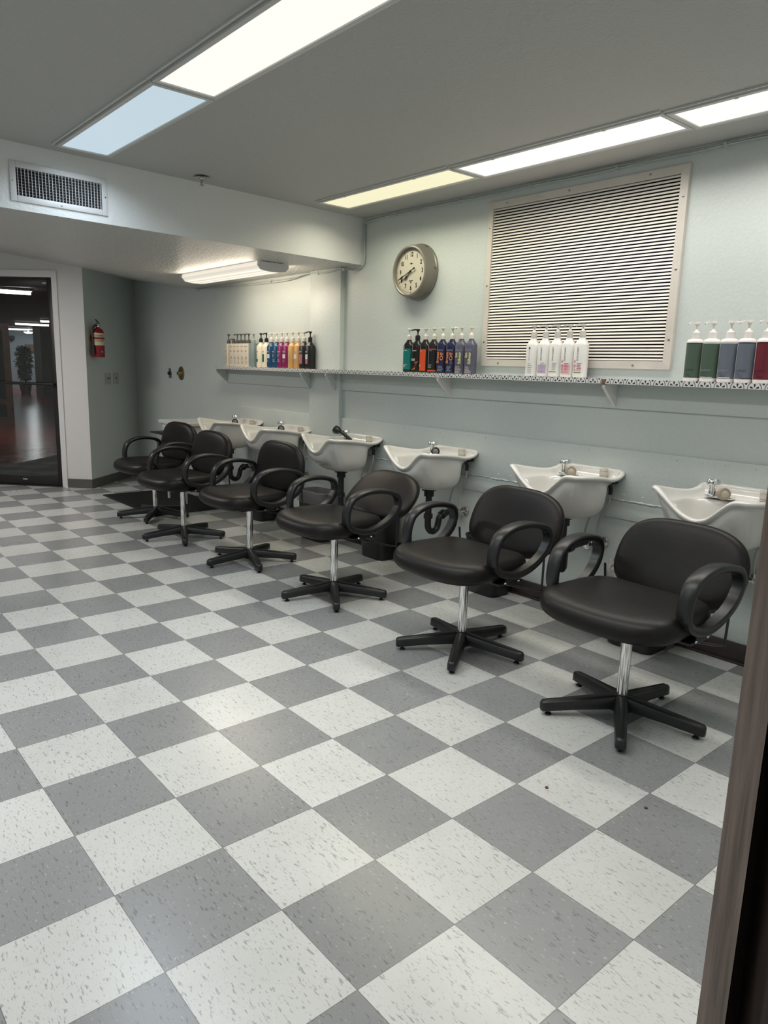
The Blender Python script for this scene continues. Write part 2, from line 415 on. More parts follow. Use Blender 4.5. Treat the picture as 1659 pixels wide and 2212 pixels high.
PW = 9.6
def troffer(x0, x1, y0, y1, tint, es, power, label, lamp_col, clips=True):
    cx, cy = (x0+x1)/2, (y0+y1)/2; hx, hy = (x1-x0)/2, (y1-y0)/2
    t = thing('ceiling_light', label, 'light', (cx, cy, ZC), 0, 'recessed ceiling lights')
    bm = B(); w = .020
    bx(bm, -hx-w, -hx, -hy-w, hy+w, -.012, .004, .002); bx(bm, hx, hx+w, -hy-w, hy+w, -.012, .004, .002)
    bx(bm, -hx, hx, -hy-w, -hy, -.012, .004, .002); bx(bm, -hx, hx, hy, hy+w, -.012, .004, .002)
    bx(bm, -hx-w-.022, -hx-w-.014, -hy-w, hy+w, -.008, .004, .001)
    obj('frame', bm, M_['lamp_frame'], t)
    bm = B(); bx(bm, -hx, hx, -hy, hy, -.006, -.002); obj('lens', bm, emit('lens_glow', tint, es, ('Y', 55, .07)), t, 0)
    if clips:
        for yy in (-hy*.55, hy*.55): bm = B(); bx(bm, -hx-.014, -hx-.004, yy-.008, yy+.008, -.016, -.006, .002); obj('clip', bm, M_['vent'], t)
    a = area('fluorescent_tube', (cx, cy, ZC-.02), 2*hx*.94, 2*hy*.96, power, lamp_col, spread=150)
    return t
troffer(.722, .952, 1.57, 2.69, (.66, .82, .92), .80, PW*1.05, 'pale blue glowing ceiling light panel above the air vent', (.78, .89, 1))
troffer(.722, .952, .385, 1.52, (1.0, .985, .90), 1.02, PW*1.1, 'wide white ceiling light panel crossing the top of the photo', (1, .98, .92))
troffer(2.350, 2.570, 1.585, 2.735, (.98, .92, .62), .95, PW*.85, 'yellowish ceiling light panel ending at the soffit', (1, .95, .74))
troffer(2.362, 2.588, .385, 1.535, (1.0, .975, .92), 1.08, PW*.9, 'bright white ceiling light panel over the louvered grille', (1, .97, .90))
troffer(2.380, 2.605, -.81, .340, (1.0, .955, .90), 1.06, PW*.9, 'white ceiling light panel over the green pump bottles', (1, .955, .90))
troffer(.722, .952, -.80, .335, (1, .98, .92), 1.05, PW, 'white ceiling light panel behind the top edge of the photo', (1, .98, .92), False)
troffer(-1.02, -.79, -.30, .84, (1, .98, .94), 1.05, PW*1.2, 'white ceiling light panel near the opposite wall', (.95, .97, 1), False)
troffer(-1.02, -.79, 1.10, 2.24, (1, .98, .94), 1.05, PW*1.3, 'white ceiling light panel near the opposite wall by the soffit', (.92, .96, 1), False)

# surface mounted fixture under the low ceiling
t = thing('ceiling_fixture', 'lit surface-mounted light fixture under the low ceiling', 'light', (2.375, 3.985, 2.07))
bm = B(); prof = [(-.122, -.004), (-.124, -.028), (-.098, -.056), (-.05, -.063), (0, -.065), (.05, -.063), (.098, -.056), (.124, -.028), (.122, -.004)]
loft(bm, [[V(x, y, z) for x, z in prof] for y in (-.61, .61)], True, True, True); obj('diffuser', bm, emit('warm_diffuser', (1, .92, .78), 1.02, ('X', 5.5, .28)), t, 25)
for y in (-.622, .622):
    bm = B(); loft(bm, [[V(x*1.02, yy, z*1.04) for x, z in prof] for yy in (y-.012, y+.012)], True, True); obj('end_cap', bm, M_['vent'], t, 30)
bm = B(); bx(bm, -.09, .09, -.61, .61, -.004, .0); obj('base', bm, M_['vent'], t)
area('fluorescent_tube', (2.375, 3.985, 1.985), .18, 1.2, 7.0, (1, .90, .74))
area('fluorescent_tube', (2.225, 3.985, 2.020), .05, 1.2, 1.5, (1, .86, .66), (0, R(118), 0))
area('fluorescent_tube', (2.525, 3.985, 2.020), .05, 1.2, 2.6, (1, .86, .66), (0, -R(72), 0))

t = thing('ceiling_fixture', 'added unseen fill fixture under the low ceiling before the glass door', 'light', (.10, 5.6, 2.335))  # fixture added out of view to brighten the white door wall
bm = B(); bx(bm, -.12, .12, -.61, .61, -.07, -.012, .02); obj('diffuser', bm, emit('added_fill_diffuser', (1, .95, .88), 1.0), t)
bm = B(); bx(bm, -.10, .10, -.60, .60, -.012, 0); obj('base', bm, M_['vent'], t)
area('fluorescent_tube', (.10, 5.6, 2.25), .2, 1.2, 40.0, (1, .96, .94))  # fill light of the added fixture, thrown onto the door wall
# cables clipped along the ceiling line, down the soffit corner and to the fixture
bm = B(); rnd = random.Random(5)
for dz, dx in ((0, 0), (-.009, .004)):
    pts = [V(XW-.008, -.9, ZC-.012+dz)]
    y = -.8
    while y < 2.90: pts.append(V(XW-.008-dx, y, ZC-.014+dz+rnd.uniform(-.004, .003))); y += .22
    pts += [V(XW-.008-dx, 2.925, ZC-.03+dz), V(XW-.008-dx, 2.932+dz*.7, ZC-.08), V(XW-.008-dx, 2.93+dz*.9, 2.20), V(XW-.008-dx, 2.93+dz, 2.09), V(XW-.01-dx, 2.96, 2.055), V(XW-.02-dx, 3.03, 2.045+dz), V(XW-.047-dx, 3.14, 2.058), V(XW-.047-dx, 3.35, 2.052+dz), V(XW-.047-dx, 3.6, 2.057), V(XW-.012-dx, 3.9, 2.045+dz*1.5), V(XW-.012-dx, 4.3, 2.048+dz*2), V(XW-.012-dx, 4.9, 2.052+dz), V(XW-.01-dx, 5.6, 2.06)]
    tube(bm, pts, .0035, 6, k=3)
c = tag(obj('cable', bm, M_['wire']), 'thin painted cables running along the top of the green wall', 'cable')
for y, z in ((-.2, ZC-.018), (.35, ZC-.018), (.9, ZC-.018), (1.45, ZC-.018), (2.0, ZC-.018), (2.6, ZC-.018), (3.12, 2.05), (3.45, 2.05), (4.2, 2.045), (5.55, 2.055)):
    bm = B(); xo = .040 if 3.1 < y < 3.5 else 0; bx(bm, XW-.016-xo, XW-xo-.0003, y-.008, y+.008, z-.012, z+.010, .003); obj('cable_clip', bm, M_['wire'], c)

# ------------------------------------------------------------------ air vent on the soffit, sprinkler
sa = math.atan(.0555)
t = thing('air_vent', 'white rectangular air vent on the soffit', 'vent', (.753, soff_y(.753), 2.206), sa)
hw, hh, fr = .247, .095, .030
bm = B()
for x0, x1, z0, z1 in ((-hw, -hw+fr, -hh, hh), (hw-fr, hw, -hh, hh), (-hw+fr, hw-fr, hh-fr, hh), (-hw+fr, hw-fr, -hh, -hh+fr)): bx(bm, x0, x1, -.009, -.0005, z0, z1, .003)
obj('frame', bm, M_['vent'], t)
bm = B(); bx(bm, -hw+fr-.004, hw-fr+.004, -.0015, -.0006, -hh+fr-.004, hh-fr+.004); obj('unlit_duct_sheet', bm, M_['void'], t, 0)  # near-black sheet in place of the shade inside the duct
bm = B()
for i in range(26): box(bm, (-hw+fr+.008+i*(2*hw-2*fr-.016)/25, -.0075, 0), (.0022, .008, 2*(hh-fr)), 0)
obj('vanes', bm, M_['vent'], t, 0)
bm = B()
for i in range(9): box(bm, (0, -.0035, -hh+fr+.012+i*.0142), (2*(hw-fr), .0015, .003))
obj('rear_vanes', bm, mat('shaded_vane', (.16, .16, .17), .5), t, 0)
for x, z in ((-hw+.012, 0), (hw-.012, 0), (0, hh-.012), (0, -hh+.012)):
    bm = B(); lathe(bm, [(.004, 0), (.0035, .002)], 10, axis_mtx((x, -.009, z), (0, -1, 0))); obj('screw', bm, M_['screw'], t)

t = thing('sprinkler', 'chrome fire sprinkler head on the main ceiling', 'sprinkler', (1.508, 2.735, ZC))
bm = B(); lathe(bm, [(.001, -.0005), (.014, -.0005), (.016, -.006), (.042, -.008), (.044, -.011), (.034, -.014), (.016, -.013), (.012, -.018), (.001, -.018)], 28); obj('escutcheon', bm, M_['chrome_dull'], t)
bm = B(); lathe(bm, [(.010, -.010), (.010, -.020), (.004, -.022), (.003, -.045), (.001, -.046)], 12)
for s in (-1, 1): tube(bm, [V(0, s*.010, -.014), V(0, s*.013, -.028), V(0, s*.010, -.040), V(0, s*.003, -.048)], .0025, 8, k=4)
obj('yoke', bm, M_['chrome_dull'], t)
bm = B(); lathe(bm, [(.001, -.048), (.014, -.049), (.015, -.051), (.001, -.052)], 16); obj('deflector', bm, M_['chrome_dull'], t)

# ------------------------------------------------------------------ louvered grille
t = thing('louvered_grille', 'large cream louvered metal grille screwed to the green wall', 'vent grille', (XW, 1.124, 1.846))
hy, hz, fr = .622, .474, .040
bm = B()
def bar(bm, p, q, w0, w1):                                             # mitred frame bar
    pass
o_ = [(-hy, -hz), (hy, -hz), (hy, hz), (-hy, hz)]; i_ = [(-hy+fr, -hz+fr), (hy-fr, -hz+fr), (hy-fr, hz-fr), (-hy+fr, hz-fr)]
for k in range(4):
    k2 = (k+1) % 4; q = [o_[k], o_[k2], i_[k2], i_[k]]
    vs = [V(-.001, a, b) for a, b in q] + [V(-.018, a*.997, b*.997) if j < 2 else V(-.022, a, b) for j, (a, b) in enumerate(q)]
    add(bm, vs, [(0, 1, 2, 3), (7, 6, 5, 4), (0, 4, 5, 1), (1, 5, 6, 2), (2, 6, 7, 3), (3, 7, 4, 0)])
obj('frame', bm, M_['grille_frame'], t, 20)
bm = B(); bx(bm, -.003, -.001, -hy+fr, hy-fr, -hz+fr, hz-fr); obj('backing', bm, M_['void'], t, 0)
bm = B(); n = 53; pit = 2*(hz-fr)/n
for i in range(n):
    zc = -hz+fr+(i+.5)*pit
    box(bm, (-.0125, 0, zc), (.0016, 2*(hy-fr), .0103), rot=Matrix.Rotation(R(24), 3, 'Y'))
obj('slats', bm, M_['grille'], t, 0)
for k, (y, z) in enumerate([(-hy+.02, .33), (-hy+.02, 0), (-hy+.02, -.33), (hy-.02, .33), (hy-.02, 0), (hy-.02, -.33), (-.42, hz-.018), (.05, hz-.018), (.48, hz-.018), (-.42, -hz+.018), (.0, -hz+.018), (.48, -hz+.018)]):
    bm = B(); lathe(bm, [(.0065, 0), (.006, .002), (.003, .0035)], 10, axis_mtx((-.019, y, z), (-1, 0, 0))); obj('screw', bm, M_['screw'], t)

# ------------------------------------------------------------------ wall clock (faces -x); u runs to the viewer's right = -y
CLR = .182
t = thing('wall_clock', 'round grey wall clock above the shelf', 'clock', (XW, 2.352, 1.973))
AX = lambda p: axis_mtx(p, (-1, 0, 0))
bm = B(); lathe(bm, [(CLR, 0), (CLR, .012), (CLR-.006, .018), (CLR-.016, .085), (CLR-.020, .094), (CLR-.030, .096), (CLR-.036, .092), (CLR-.038, .070)], 64, AX((0, 0, 0)), cap1=False); obj('case', bm, M_['clock_case'], t, 30)
bm = B(); lathe(bm, [(CLR-.034, .060), (CLR-.034, .072)], 64, AX((0, 0, 0))); obj('dial', bm, M_['clock_face'], t, 30)
cf = lambda u, v, x=-.0735: V(x, -u, v)
bm = B()
for h in range(1, 13):
    a = PI/2 - h*PI/6; text(bm, str(h), .040, cf, .106*math.cos(a), .106*math.sin(a), 0, 0, .78, .0012)
for k in range(60):
    a = 2*PI*k/60; r0, r1 = (.130, .139); w = .0022 if k % 5 == 0 else .0010
    c, s = math.cos(a), math.sin(a)
    add(bm, [cf(r0*c - w*s, r0*s + w*c), cf(r0*c + w*s, r0*s - w*c), cf(r1*c + w*s, r1*s - w*c), cf(r1*c - w*s, r1*s + w*c)], [(0, 1, 2, 3)])
add(bm, [cf(-.016, .049), cf(.016, .049), cf(.016, .051), cf(-.016, .051)], [(0, 1, 2, 3)])
lathe(bm, [(.006, 0), (.006, .0004)], 12, AX((-.0735, 0, .050)))
add(bm, [cf(-.020, -.060), cf(.020, -.060), cf(.020, -.057), cf(-.020, -.057)], [(0, 1, 2, 3)]); lathe(bm, [(.005, 0), (.005, .0004)], 12, AX((-.0735, 0, -.068)))
obj('dial_print', bm, M_['ink'], t, 0)
def hand(name, ang, L, tail, w, x):
    bm = B(); c, s = math.sin(ang), math.cos(ang)
    P = lambda r, o: (r*c + o*s, r*s - o*c)
    for poly in ([P(-tail, w*.6), P(-tail, -w*.6), P(L*.55, -w*.5), P(L*.55, w*.5)], [P(L*.5, w*.5), P(L*.62, -w*1.6), P(L, 0), P(L*.62, w*1.6)]):
        n = len(poly); vs = [cf(*q, x) for q in poly] + [cf(*q, x-.002) for q in poly]
        add(bm, vs, [list(range(n)), list(range(2*n-1, n-1, -1))] + [(i, (i+1) % n, n+(i+1) % n, n+i) for i in range(n)])
    lathe(bm, [(.007, 0), (.006, .003)], 16, AX((x+.001, 0, 0)))
    if tail: lathe(bm, [(.007, 0), (.006, .003)], 16, AX((x+.001, tail*c, -tail*s)))
    obj(name, bm, M_['ink'], t, 0)
hand('hour_hand', 2*PI*(7+41/60)/12, .082, 0, .006, -.078); hand('minute_hand', 2*PI*41/60, .134, .040, .005, -.083)
for a in (62, 5, -55, 180, 118, -120):
    bm = B(); rr = CLR-.003; lathe(bm, [(.006, 0), (.006, .004), (.003, .006)], 10, axis_mtx((-.022, -rr*math.cos(R(a)), rr*math.sin(R(a))), (0, -math.cos(R(a)), math.sin(R(a))))); obj('screw', bm, M_['screw'], t)

# ------------------------------------------------------------------ shelf
XS = 2.742; ZS = 1.320
t = thing('wall_shelf', 'long narrow wall shelf with black and white floral edging', 'shelf', (XS, 0, ZS))
bm = B(); w1 = XW-XS-.0015; w2 = w1-.040; prism(bm, [(.001, YN+.005), (w1, YN+.005), (w1, 3.164), (w2, 3.164), (w2, 3.564), (w1, 3.564), (w1, 4.985), (.001, 4.985)], -.024, -.001); obj('board', bm, M_['shelf'], t)
bm = B(); bx(bm, -.0015, .0015, YN+.005, 4.985, -.026, 0); bx(bm, .0015, w2, YN+.005, 4.985, -.001, 0); obj('edging', bm, M_['edging'], t, 0)
for y in (-.42, .789, 2.001, 3.215, 3.555, 4.975):
    xo = .041 if 3.17 < y < 3.56 else 0
    bm = B(); h = .018/2; w = XW-XS-xo-.0005
    vs = [(.004, y-h, -.027), (w, y-h, -.027), (w, y-h, -.150), (w-.012, y-h, -.150), (.004, y-h, -.045)]
    vs = [V(*p) for p in vs] + [V(p[0], y+h, p[2]) for p in vs]
    add(bm, vs, [(0, 1, 2, 3, 4), (9, 8, 7, 6, 5)] + [(i, (i+1) % 5, 5+(i+1) % 5, 5+i) for i in range(5)])
    obj('bracket', bm, M_['trim_white'] if y in (.789, 2.001) else M_['wall'], t, 0)
bm = B(); bx(bm, -.0035, .014, .778, .800, -.030, -.002, .002); obj('bracket_tip', bm, mat('rusty_tip', (.16, .09, .055), .6), t)

# ------------------------------------------------------------------ pump bottles
def sup(a, hw, hd, n):
    c, s = math.cos(a), math.sin(a)
    return (hd*math.copysign(abs(c)**(2/n), c), hw*math.copysign(abs(s)**(2/n), s))

def pump(t, zc, r, h, m, nozzle, collar=.028, ribs=True, style=0):
    """collar at zc, then stem and head; nozzle = direction in plan (degrees, 180 = straight off the shelf)"""
    bm = B(); lathe(bm, [(r, zc), (r*1.03, zc+.003), (r, zc+collar*.9), (r*.8, zc+collar), (r*.45, zc+collar+.004), (r*.3, zc+collar+.012)], 18); obj('collar', bm, m, t)
    bm = B(); zt = zc+h; lathe(bm, [(.0045, zc+collar), (.0045, zt-.020), (.009, zt-.012), (.0135, zt-.009), (.0135, zt-.001), (.011, zt)], 16)
    a = R(nozzle); d = V(math.cos(a), math.sin(a), 0)
    sweep(bm, [d*.006+V(0, 0, zt-.005), d*.024+V(0, 0, zt-.005), d*.036+V(0, 0, zt-.008), d*.044+V(0, 0, zt-.0125)], lambda i, n: [(.006*(1-i*.12), .0045), (-.006*(1-i*.12), .0045), (-.006*(1-i*.12), -.004), (.006*(1-i*.12), -.004)], False, (-d.y, d.x, 0))
    obj('pump_head', bm, m, t)

def bottle(y, spec, label, group, rz=0.0, x=2.806):
    hw, hd, n = spec.get('hw', .041), spec.get('hd', .034), spec.get('n', 2.8)
    t = thing('pump_bottle', label, 'bottle', (x, y, ZS+.0005), R(rz), group)
    zs, zn, rn = spec.get('zs', .172), spec.get('zn', .212), .0155; vs_, v0_ = spec.get('vs', (1, 0))
    rings = []; N = 36
    for z, f in spec.get('prof', [(0, .90), (.003, .97), (.010, 1), (zs, 1), (zs+.006, .975), (zs+.018, .80), (zn-.010, .52), (zn-.004, 0), (zn, 0)]):
        ring = []
        for k in range(N):
            a = 2*PI*k/N; p = sup(a, hw*f, hd*f, n); q = (rn*math.cos(a), rn*math.sin(a))
            w = max(0, min(1, (zn-.004-z)/max(.001, zn-.004-zs))) if z > zs else 1
            if f == 0: p = q
            elif z > zs: p = (p[0]*w**.25 + q[0]*(1-w**.25), p[1]*w**.25+q[1]*(1-w**.25)) if spec.get('blend', 1) else p
            ring.append(V(p[0], p[1], z))
        rings.append(ring)
    bm = B(); loft(bm, rings, True, True); obj('body', bm, spec['body'], t, 50)
    def fn(u, v, o=.0007):
        uu = max(-.999, min(.999, u/hw)); return V(-hd*(1-abs(uu)**n)**(1/n)-o, -u, v*vs_+v0_)
    def patch(bm, u0, u1, v0, v1, mi=0, o=.0004, k=10):
        vs = []; fs = []
        for i in range(k+1):
            u = u0+(u1-u0)*i/k; vs += [fn(u, v0, o), fn(u, v1, o)]
        fs = [(2*i, 2*i+2, 2*i+3, 2*i+1) for i in range(k)]; add(bm, vs, fs, mi)
    if spec.get('label'):
        bm = B(); mats = spec['label'](bm, fn, patch, hw); obj('label', bm, mats, t, 0, fix=False)
    pump(t, zn, spec.get('rc', .0165), spec.get('hp', .072), spec['pump'], spec.get('noz', 150), spec.get('collar', .027))
    return t

WH = M_['white_plastic']; OW = M_['off_white']; BKP = M_['black_plastic']
def lines(patch, bm, u0, v0, n, w, mi, dv=.006, h=.0022, rnd=random.Random(2)):
    for i in range(n): patch(bm, u0, u0+w*rnd.uniform(.55, 1), v0-i*dv-h, v0-i*dv, mi, .0008, 3)

BLK = flat('glossy_black_bottle', (.010, .009, .009), .22); NAVY = flat('navy_bottle', (.010, .012, .055), .25); LAV = flat('grey_violet_bottle', (.088, .086, .132), .3)
TEAL = flat('teal_print', (.0, .155, .145)); ORG = flat('orange_print', (.62, .075, .012)); ORT = flat('amber_print', (.65, .22, .05)); YEL = flat('pale_yellow_print', (.66, .60, .22)); WPR = flat('white_print', (.60, .60, .60)); GPR = flat('grey_print', (.28, .28, .32))
GRN = flat('green_print', (.0, .12, .055)); PNK = flat('pink_print', (.50, .055, .12)); RSE = flat('rose_print', (.42, .14, .18)); PPK = flat('pale_pink_print', (.70, .42, .45)); LIL = flat('lilac_print', (.48, .38, .52)); OLV = flat('olive_print', (.22, .27, .10)); DPR = flat('dark_print', (.10, .11, .13)); GRA = flat('pale_grey_print', (.36, .35, .34)); TPR = flat('brown_print', (.26, .20, .14))

def lab_teal(bm, fn, patch, hw):
    patch(bm, -.037, .037, .024, .128, 0); lines(patch, bm, -.030, .120, 1, .030, 1); lines(patch, bm, -.028, .050, 3, .030, 1); return [TEAL, WPR]
def lab_black1(bm, fn, patch, hw):
    text(bm, 'matrix', .013, fn, -.010, .118, 0, 0); lines(patch, bm, -.030, .078, 2, .030, 0, .006, .004)
    for i, mi in ((0, 1), (1, 1), (2, 2)):
        vs = [fn(-.036+i*.012, .024), fn(-.029+i*.012, .024), fn(-.002+i*.012, .064), fn(-.012+i*.012, .064)]; add(bm, vs, [(0, 1, 2, 3)], mi)
    return [WPR, ORG, ORT, YEL]
def lab_orange(bm, fn, patch, hw):
    patch(bm, -.036, .016, .020, .124, 0); lines(patch, bm, -.030, .116, 1, .020, 1); lines(patch, bm, -.032, .050, 2, .016, 1, .006, .004); return [ORG, WPR]
def lab_frame(bm, fn, patch, hw):
    patch(bm, -.036, .034, .122, .127, 0); patch(bm, -.036, .034, .018, .025, 0); patch(bm, .032, .034, .02, .125, 0); patch(bm, -.036, -.034, .02, .125, 0)
    lines(patch, bm, -.024, .118, 1, .03, 1); patch(bm, -.026, -.023, .055, .112, 1); lines(patch, bm, -.026, .050, 3, .034, 1, .006, .003); return [ORG, GPR]
def lab_brass(extra):
    def f(bm, fn, patch, hw):
        text(bm, 'matrix', .0165, fn, -.004, .120, 0, 1); text(bm, 'Brass', .027, fn, -.020, .083, PI/2, 0, .95, .0017); text(bm, 'Off', .030, fn, .008, .089, PI/2, 0, .95, .0017)
        lines(patch, bm, -.020, .046, 5, .040, 1, .0055, .002)
        if extra:
            for k in range(16):
                a, b_ = 2*PI*k/16, 2*PI*(k+1)/16; add(bm, [fn(.008+.0085*math.cos(a), .060+.0085*math.sin(a)), fn(.008+.0085*math.cos(b_), .060+.0085*math.sin(b_)), fn(.008+.0075*math.cos(b_), .060+.0075*math.sin(b_)), fn(.008+.0075*math.cos(a), .060+.0075*math.sin(a))], [(0, 1, 2, 3)], 1)
            patch(bm, .0065, .0095, .058, .062, 2)
        return [ORT, GPR, WPR]
    return f
def lab_silver(bm, fn, patch, hw):
    text(bm, 'matrix', .0165, fn, -.006, .122, 0, 1); text(bm, 'So', .024, fn, -.020, .096, PI/2, 0, .95, .0017); text(bm, 'Silver', .026, fn, .003, .083, PI/2, 0, .98, .0017)
    lines(patch, bm, -.026, .044, 6, .044, 2, .0052, .002); return [YEL, GPR, flat('cream_print', (.50, .44, .38))]
# middle-left cluster of eight
GA = 'dark pump bottles left of the grille'
specs = [(2.345, dict(body=BLK, pump=OW, label=lab_teal, noz=200), 'black pump bottle with a teal label, white pump'),
 (2.263, dict(body=BLK, pump=BKP, label=lab_black1, noz=130, hp=.068), 'black pump bottle with a black pump and orange stripes'),
 (2.185, dict(body=BLK, pump=OW, label=lab_orange, noz=140), 'black pump bottle with a solid orange label'),
 (2.107, dict(body=BLK, pump=OW, label=lab_frame, noz=130), 'black pump bottle with an orange-outlined black label'),
 (2.026, dict(body=NAVY, pump=OW, label=lab_brass(False), noz=125), 'navy pump bottle with orange lettering next to the orange-outlined label'),
 (1.942, dict(body=NAVY, pump=OW, label=lab_brass(True), noz=228), 'navy pump bottle with orange lettering and a small circle mark'),
 (1.862, dict(body=LAV, pump=OW, label=lab_silver, noz=150), 'grey-violet pump bottle beside the navy bottles, yellow lettering'),
 (1.779, dict(body=LAV, pump=OW, label=lab_silver, noz=300), 'grey-violet pump bottle at the grille end, nozzle turned the other way')]
for k, (y, sp, lb) in enumerate(specs):
    sp.update(zs=.172, zn=.212, hw=.0368, hd=.030, vs=(1.32, -.0147), hp=sp.get('hp', .074)); bottle(y, sp, lb, GA, 22)

# five white bottles in front of the grille
def lab_bio(kind):
    def f(bm, fn, patch, hw):
        ex = {'plain': GRN, 'lilac': LIL, 'white': OLV, 'pink': PPK, 'flower': PNK}[kind]
        if kind == 'plain':
            patch(bm, -.016, -.007, .125, .136, 0); text(bm, 'BIOLAGE', .0105, fn, -.011, .098, -PI/2, 1, 1.1); lines(patch, bm, -.017, .060, 6, .026, 1, .0085, .0025); return [GRN, GRA]
        if kind == 'lilac': patch(bm, -.028, .020, .016, .056, 0)
        if kind == 'pink': patch(bm, -.030, .020, .014, .058, 0)
        patch(bm, -.014, -.010, .128, .134, 1); text(bm, 'BIOLAGE', .0125, fn, -.011, .100, -PI/2, 1, 1.05)
        lines(patch, bm, -.012, .064, 5, .026, 3 if kind in ('pink', 'flower') else 2, .007, .0025)
        patch(bm, -.028 if kind != 'white' else -.030, .012, .022, .027, 4)
        if kind in ('pink', 'flower'):
            for zz, rr in ((.072, .006), (.052, .007), (.036, .005)):
                for q in range(4):
                    a = q*PI/2+.4; add(bm, [fn(-.024, zz), fn(-.024+rr*math.cos(a-.35), zz+rr*math.sin(a-.35)), fn(-.024+rr*1.2*math.cos(a), zz+rr*1.2*math.sin(a)), fn(-.024+rr*math.cos(a+.35), zz+rr*math.sin(a+.35))], [(0, 1, 2, 3)], 3)
        return [ex, DPR, GRA, PNK, OLV]
    return f
IV = flat('ivory_bottle', (.76, .745, .71), .32)
for (y, kind, noz, lb) in ((1.302, 'plain', 20, 'plain ivory pump bottle with a small green square, end of five'), (1.220, 'lilac', 135, 'white pump bottle with a lilac label panel'), (1.141, 'white', 135, 'white pump bottle with grey lines and an olive stripe, between lilac and pink'),
                       (1.061, 'pink', 150, 'white pump bottle with a pink label panel and red flowers'), (.980, 'flower', 135, 'white pump bottle with red flowers but no pink panel')):
    bottle(y, dict(body=IV, pump=flat('ivory_pump', (.62, .60, .555), .4), label=lab_bio(kind), zs=.170, zn=.212, hp=.068, noz=noz, hw=.0372, hd=.031, collar=.034, vs=(1.2, -.0028)), lb, 'white pump bottles in front of the grille', 20)

# tall round-shouldered bottles at the right-hand end
def lab_alu(col, dark, strip):
    def f(bm, fn, patch, hw):
        patch(bm, -.0382, .0382, .016, .176, 0, .0004, 30)
        patch(bm, -.0365, .0380, .171, .175, 1 if strip == 'dark' else 2, .0007, 20)
        if strip == 'dark': patch(bm, -.010, .037, .017, .0205, 1, .0007, 12)
        else: patch(bm, -.033, .018, .018, .022, 2, .0007, 12)
        text(bm, 'ALURAM', .0115, fn, -.014, .052, 0, 1 if strip == 'dark' else 3); lines(patch, bm, -.030, .042, 2, .018, 1, .006, .0012); lines(patch, bm, -.030, .030, 2, .032, 1, .005, .0014)
        return [col, dark, WPR, GPR]
    return f
DG = flat('deep_green_label', (.065, .105, .075), .35); SL = flat('slate_blue_label', (.125, .145, .18), .35); MR = flat('maroon_label', (.13, .010, .024), .35)
PB = flat('warm_white_bottle', (.76, .72, .70), .35)
profA = [(0, .92), (.003, .98), (.010, 1), (.178, 1), (.186, .96), (.191, .82), (.1945, .55), (.1955, .40)]
for (y, col, dk, strip, noz, lb) in ((.357, DG, flat('green_dark_print', (.01, .03, .02)), 'dark', 130, 'green pump bottle with dark lettering at the end of its row'), (.278, DG, flat('green_dark_print', (.01, .03, .02)), 'white', 130, 'green pump bottle with white stripes next to the slate blue one'),  # darker tone of each label's own colour, for lettering and stripes
        (.197, SL, flat('slate_dark_print', (.02, .025, .05)), 'white', 225, 'slate blue pump bottle with white stripes, nozzle facing out'), (.118, SL, flat('slate_dark_print', (.02, .025, .05)), 'dark', 130, 'slate blue pump bottle with a dark stripe beside the maroon one'), (.037, MR, flat('maroon_dark_print', (.03, .001, .006)), 'dark', 130, 'maroon pump bottle on the shelf')):
    bottle(y, dict(body=PB, pump=flat('warm_white_pump', (.78, .74, .71), .35), label=lab_alu(col, dk, strip), prof=profA, zs=.178, zn=.1955, n=2.1, hw=.0385, hd=.038, blend=0, hp=.075, noz=noz, rc=.0185, collar=.030), lb, 'big round pump bottles past the grille', 20)

# far cluster of seventeen
TAN = flat('tan_bottle', (.64, .575, .48), .45); PGR = flat('dark_grey_pump', (.09, .085, .085), .4); PBL = flat('grey_blue_bottle', (.21, .27, .27), .35); PBP = flat('grey_blue_pump', (.30, .36, .34), .4)
def lab_tan(bm, fn, patch, hw):
    lines(patch, bm, -.022, .178, 1, .044, 0, .006, .003); lines(patch, bm, -.018, .142, 2, .030, 0, .006, .004); patch(bm, -.004, .002, .084, .094, 1); lines(patch, bm, -.012, .080, 3, .026, 0, .006, .003); lines(patch, bm, -.014, .050, 4, .030, 0, .008, .002); return [TPR, DPR]
profB = [(0, .97), (.004, 1), (.200, 1), (.204, .97), (.2045, .35)]
tl = ['tan pump bottle at the far end of the shelf', 'tan bottle whose pump has lost its nozzle', 'third tan pump bottle from the far end of the shelf', 'fourth tan pump bottle from the far end of the shelf', 'fifth tan pump bottle from the far end of the shelf', 'tan pump bottle next to the grey-blue bottle']
for k, y in enumerate((4.824, 4.733, 4.664, 4.597, 4.530, 4.460)):
    sp = dict(body=TAN, pump=PGR, label=lab_tan, prof=profB, zs=.2, zn=.2045, blend=0, n=7, hw=.032 if k else .034, hd=.030, hp=.086 if k != 1 else .045, noz=100 if k else 240, rc=.016, collar=.030)
    bottle(y, sp, tl[k], 'pump bottles at the far end of the shelf', 8 if k else -6)
bottle(4.375, dict(body=PBL, pump=PBP, prof=profB, zs=.2, zn=.2045, blend=0, n=5, hw=.039, hd=.034, hp=.085, noz=235, rc=.016, collar=.03), 'grey-blue square pump bottle without a label', 'pump bottles at the far end of the shelf', 8)
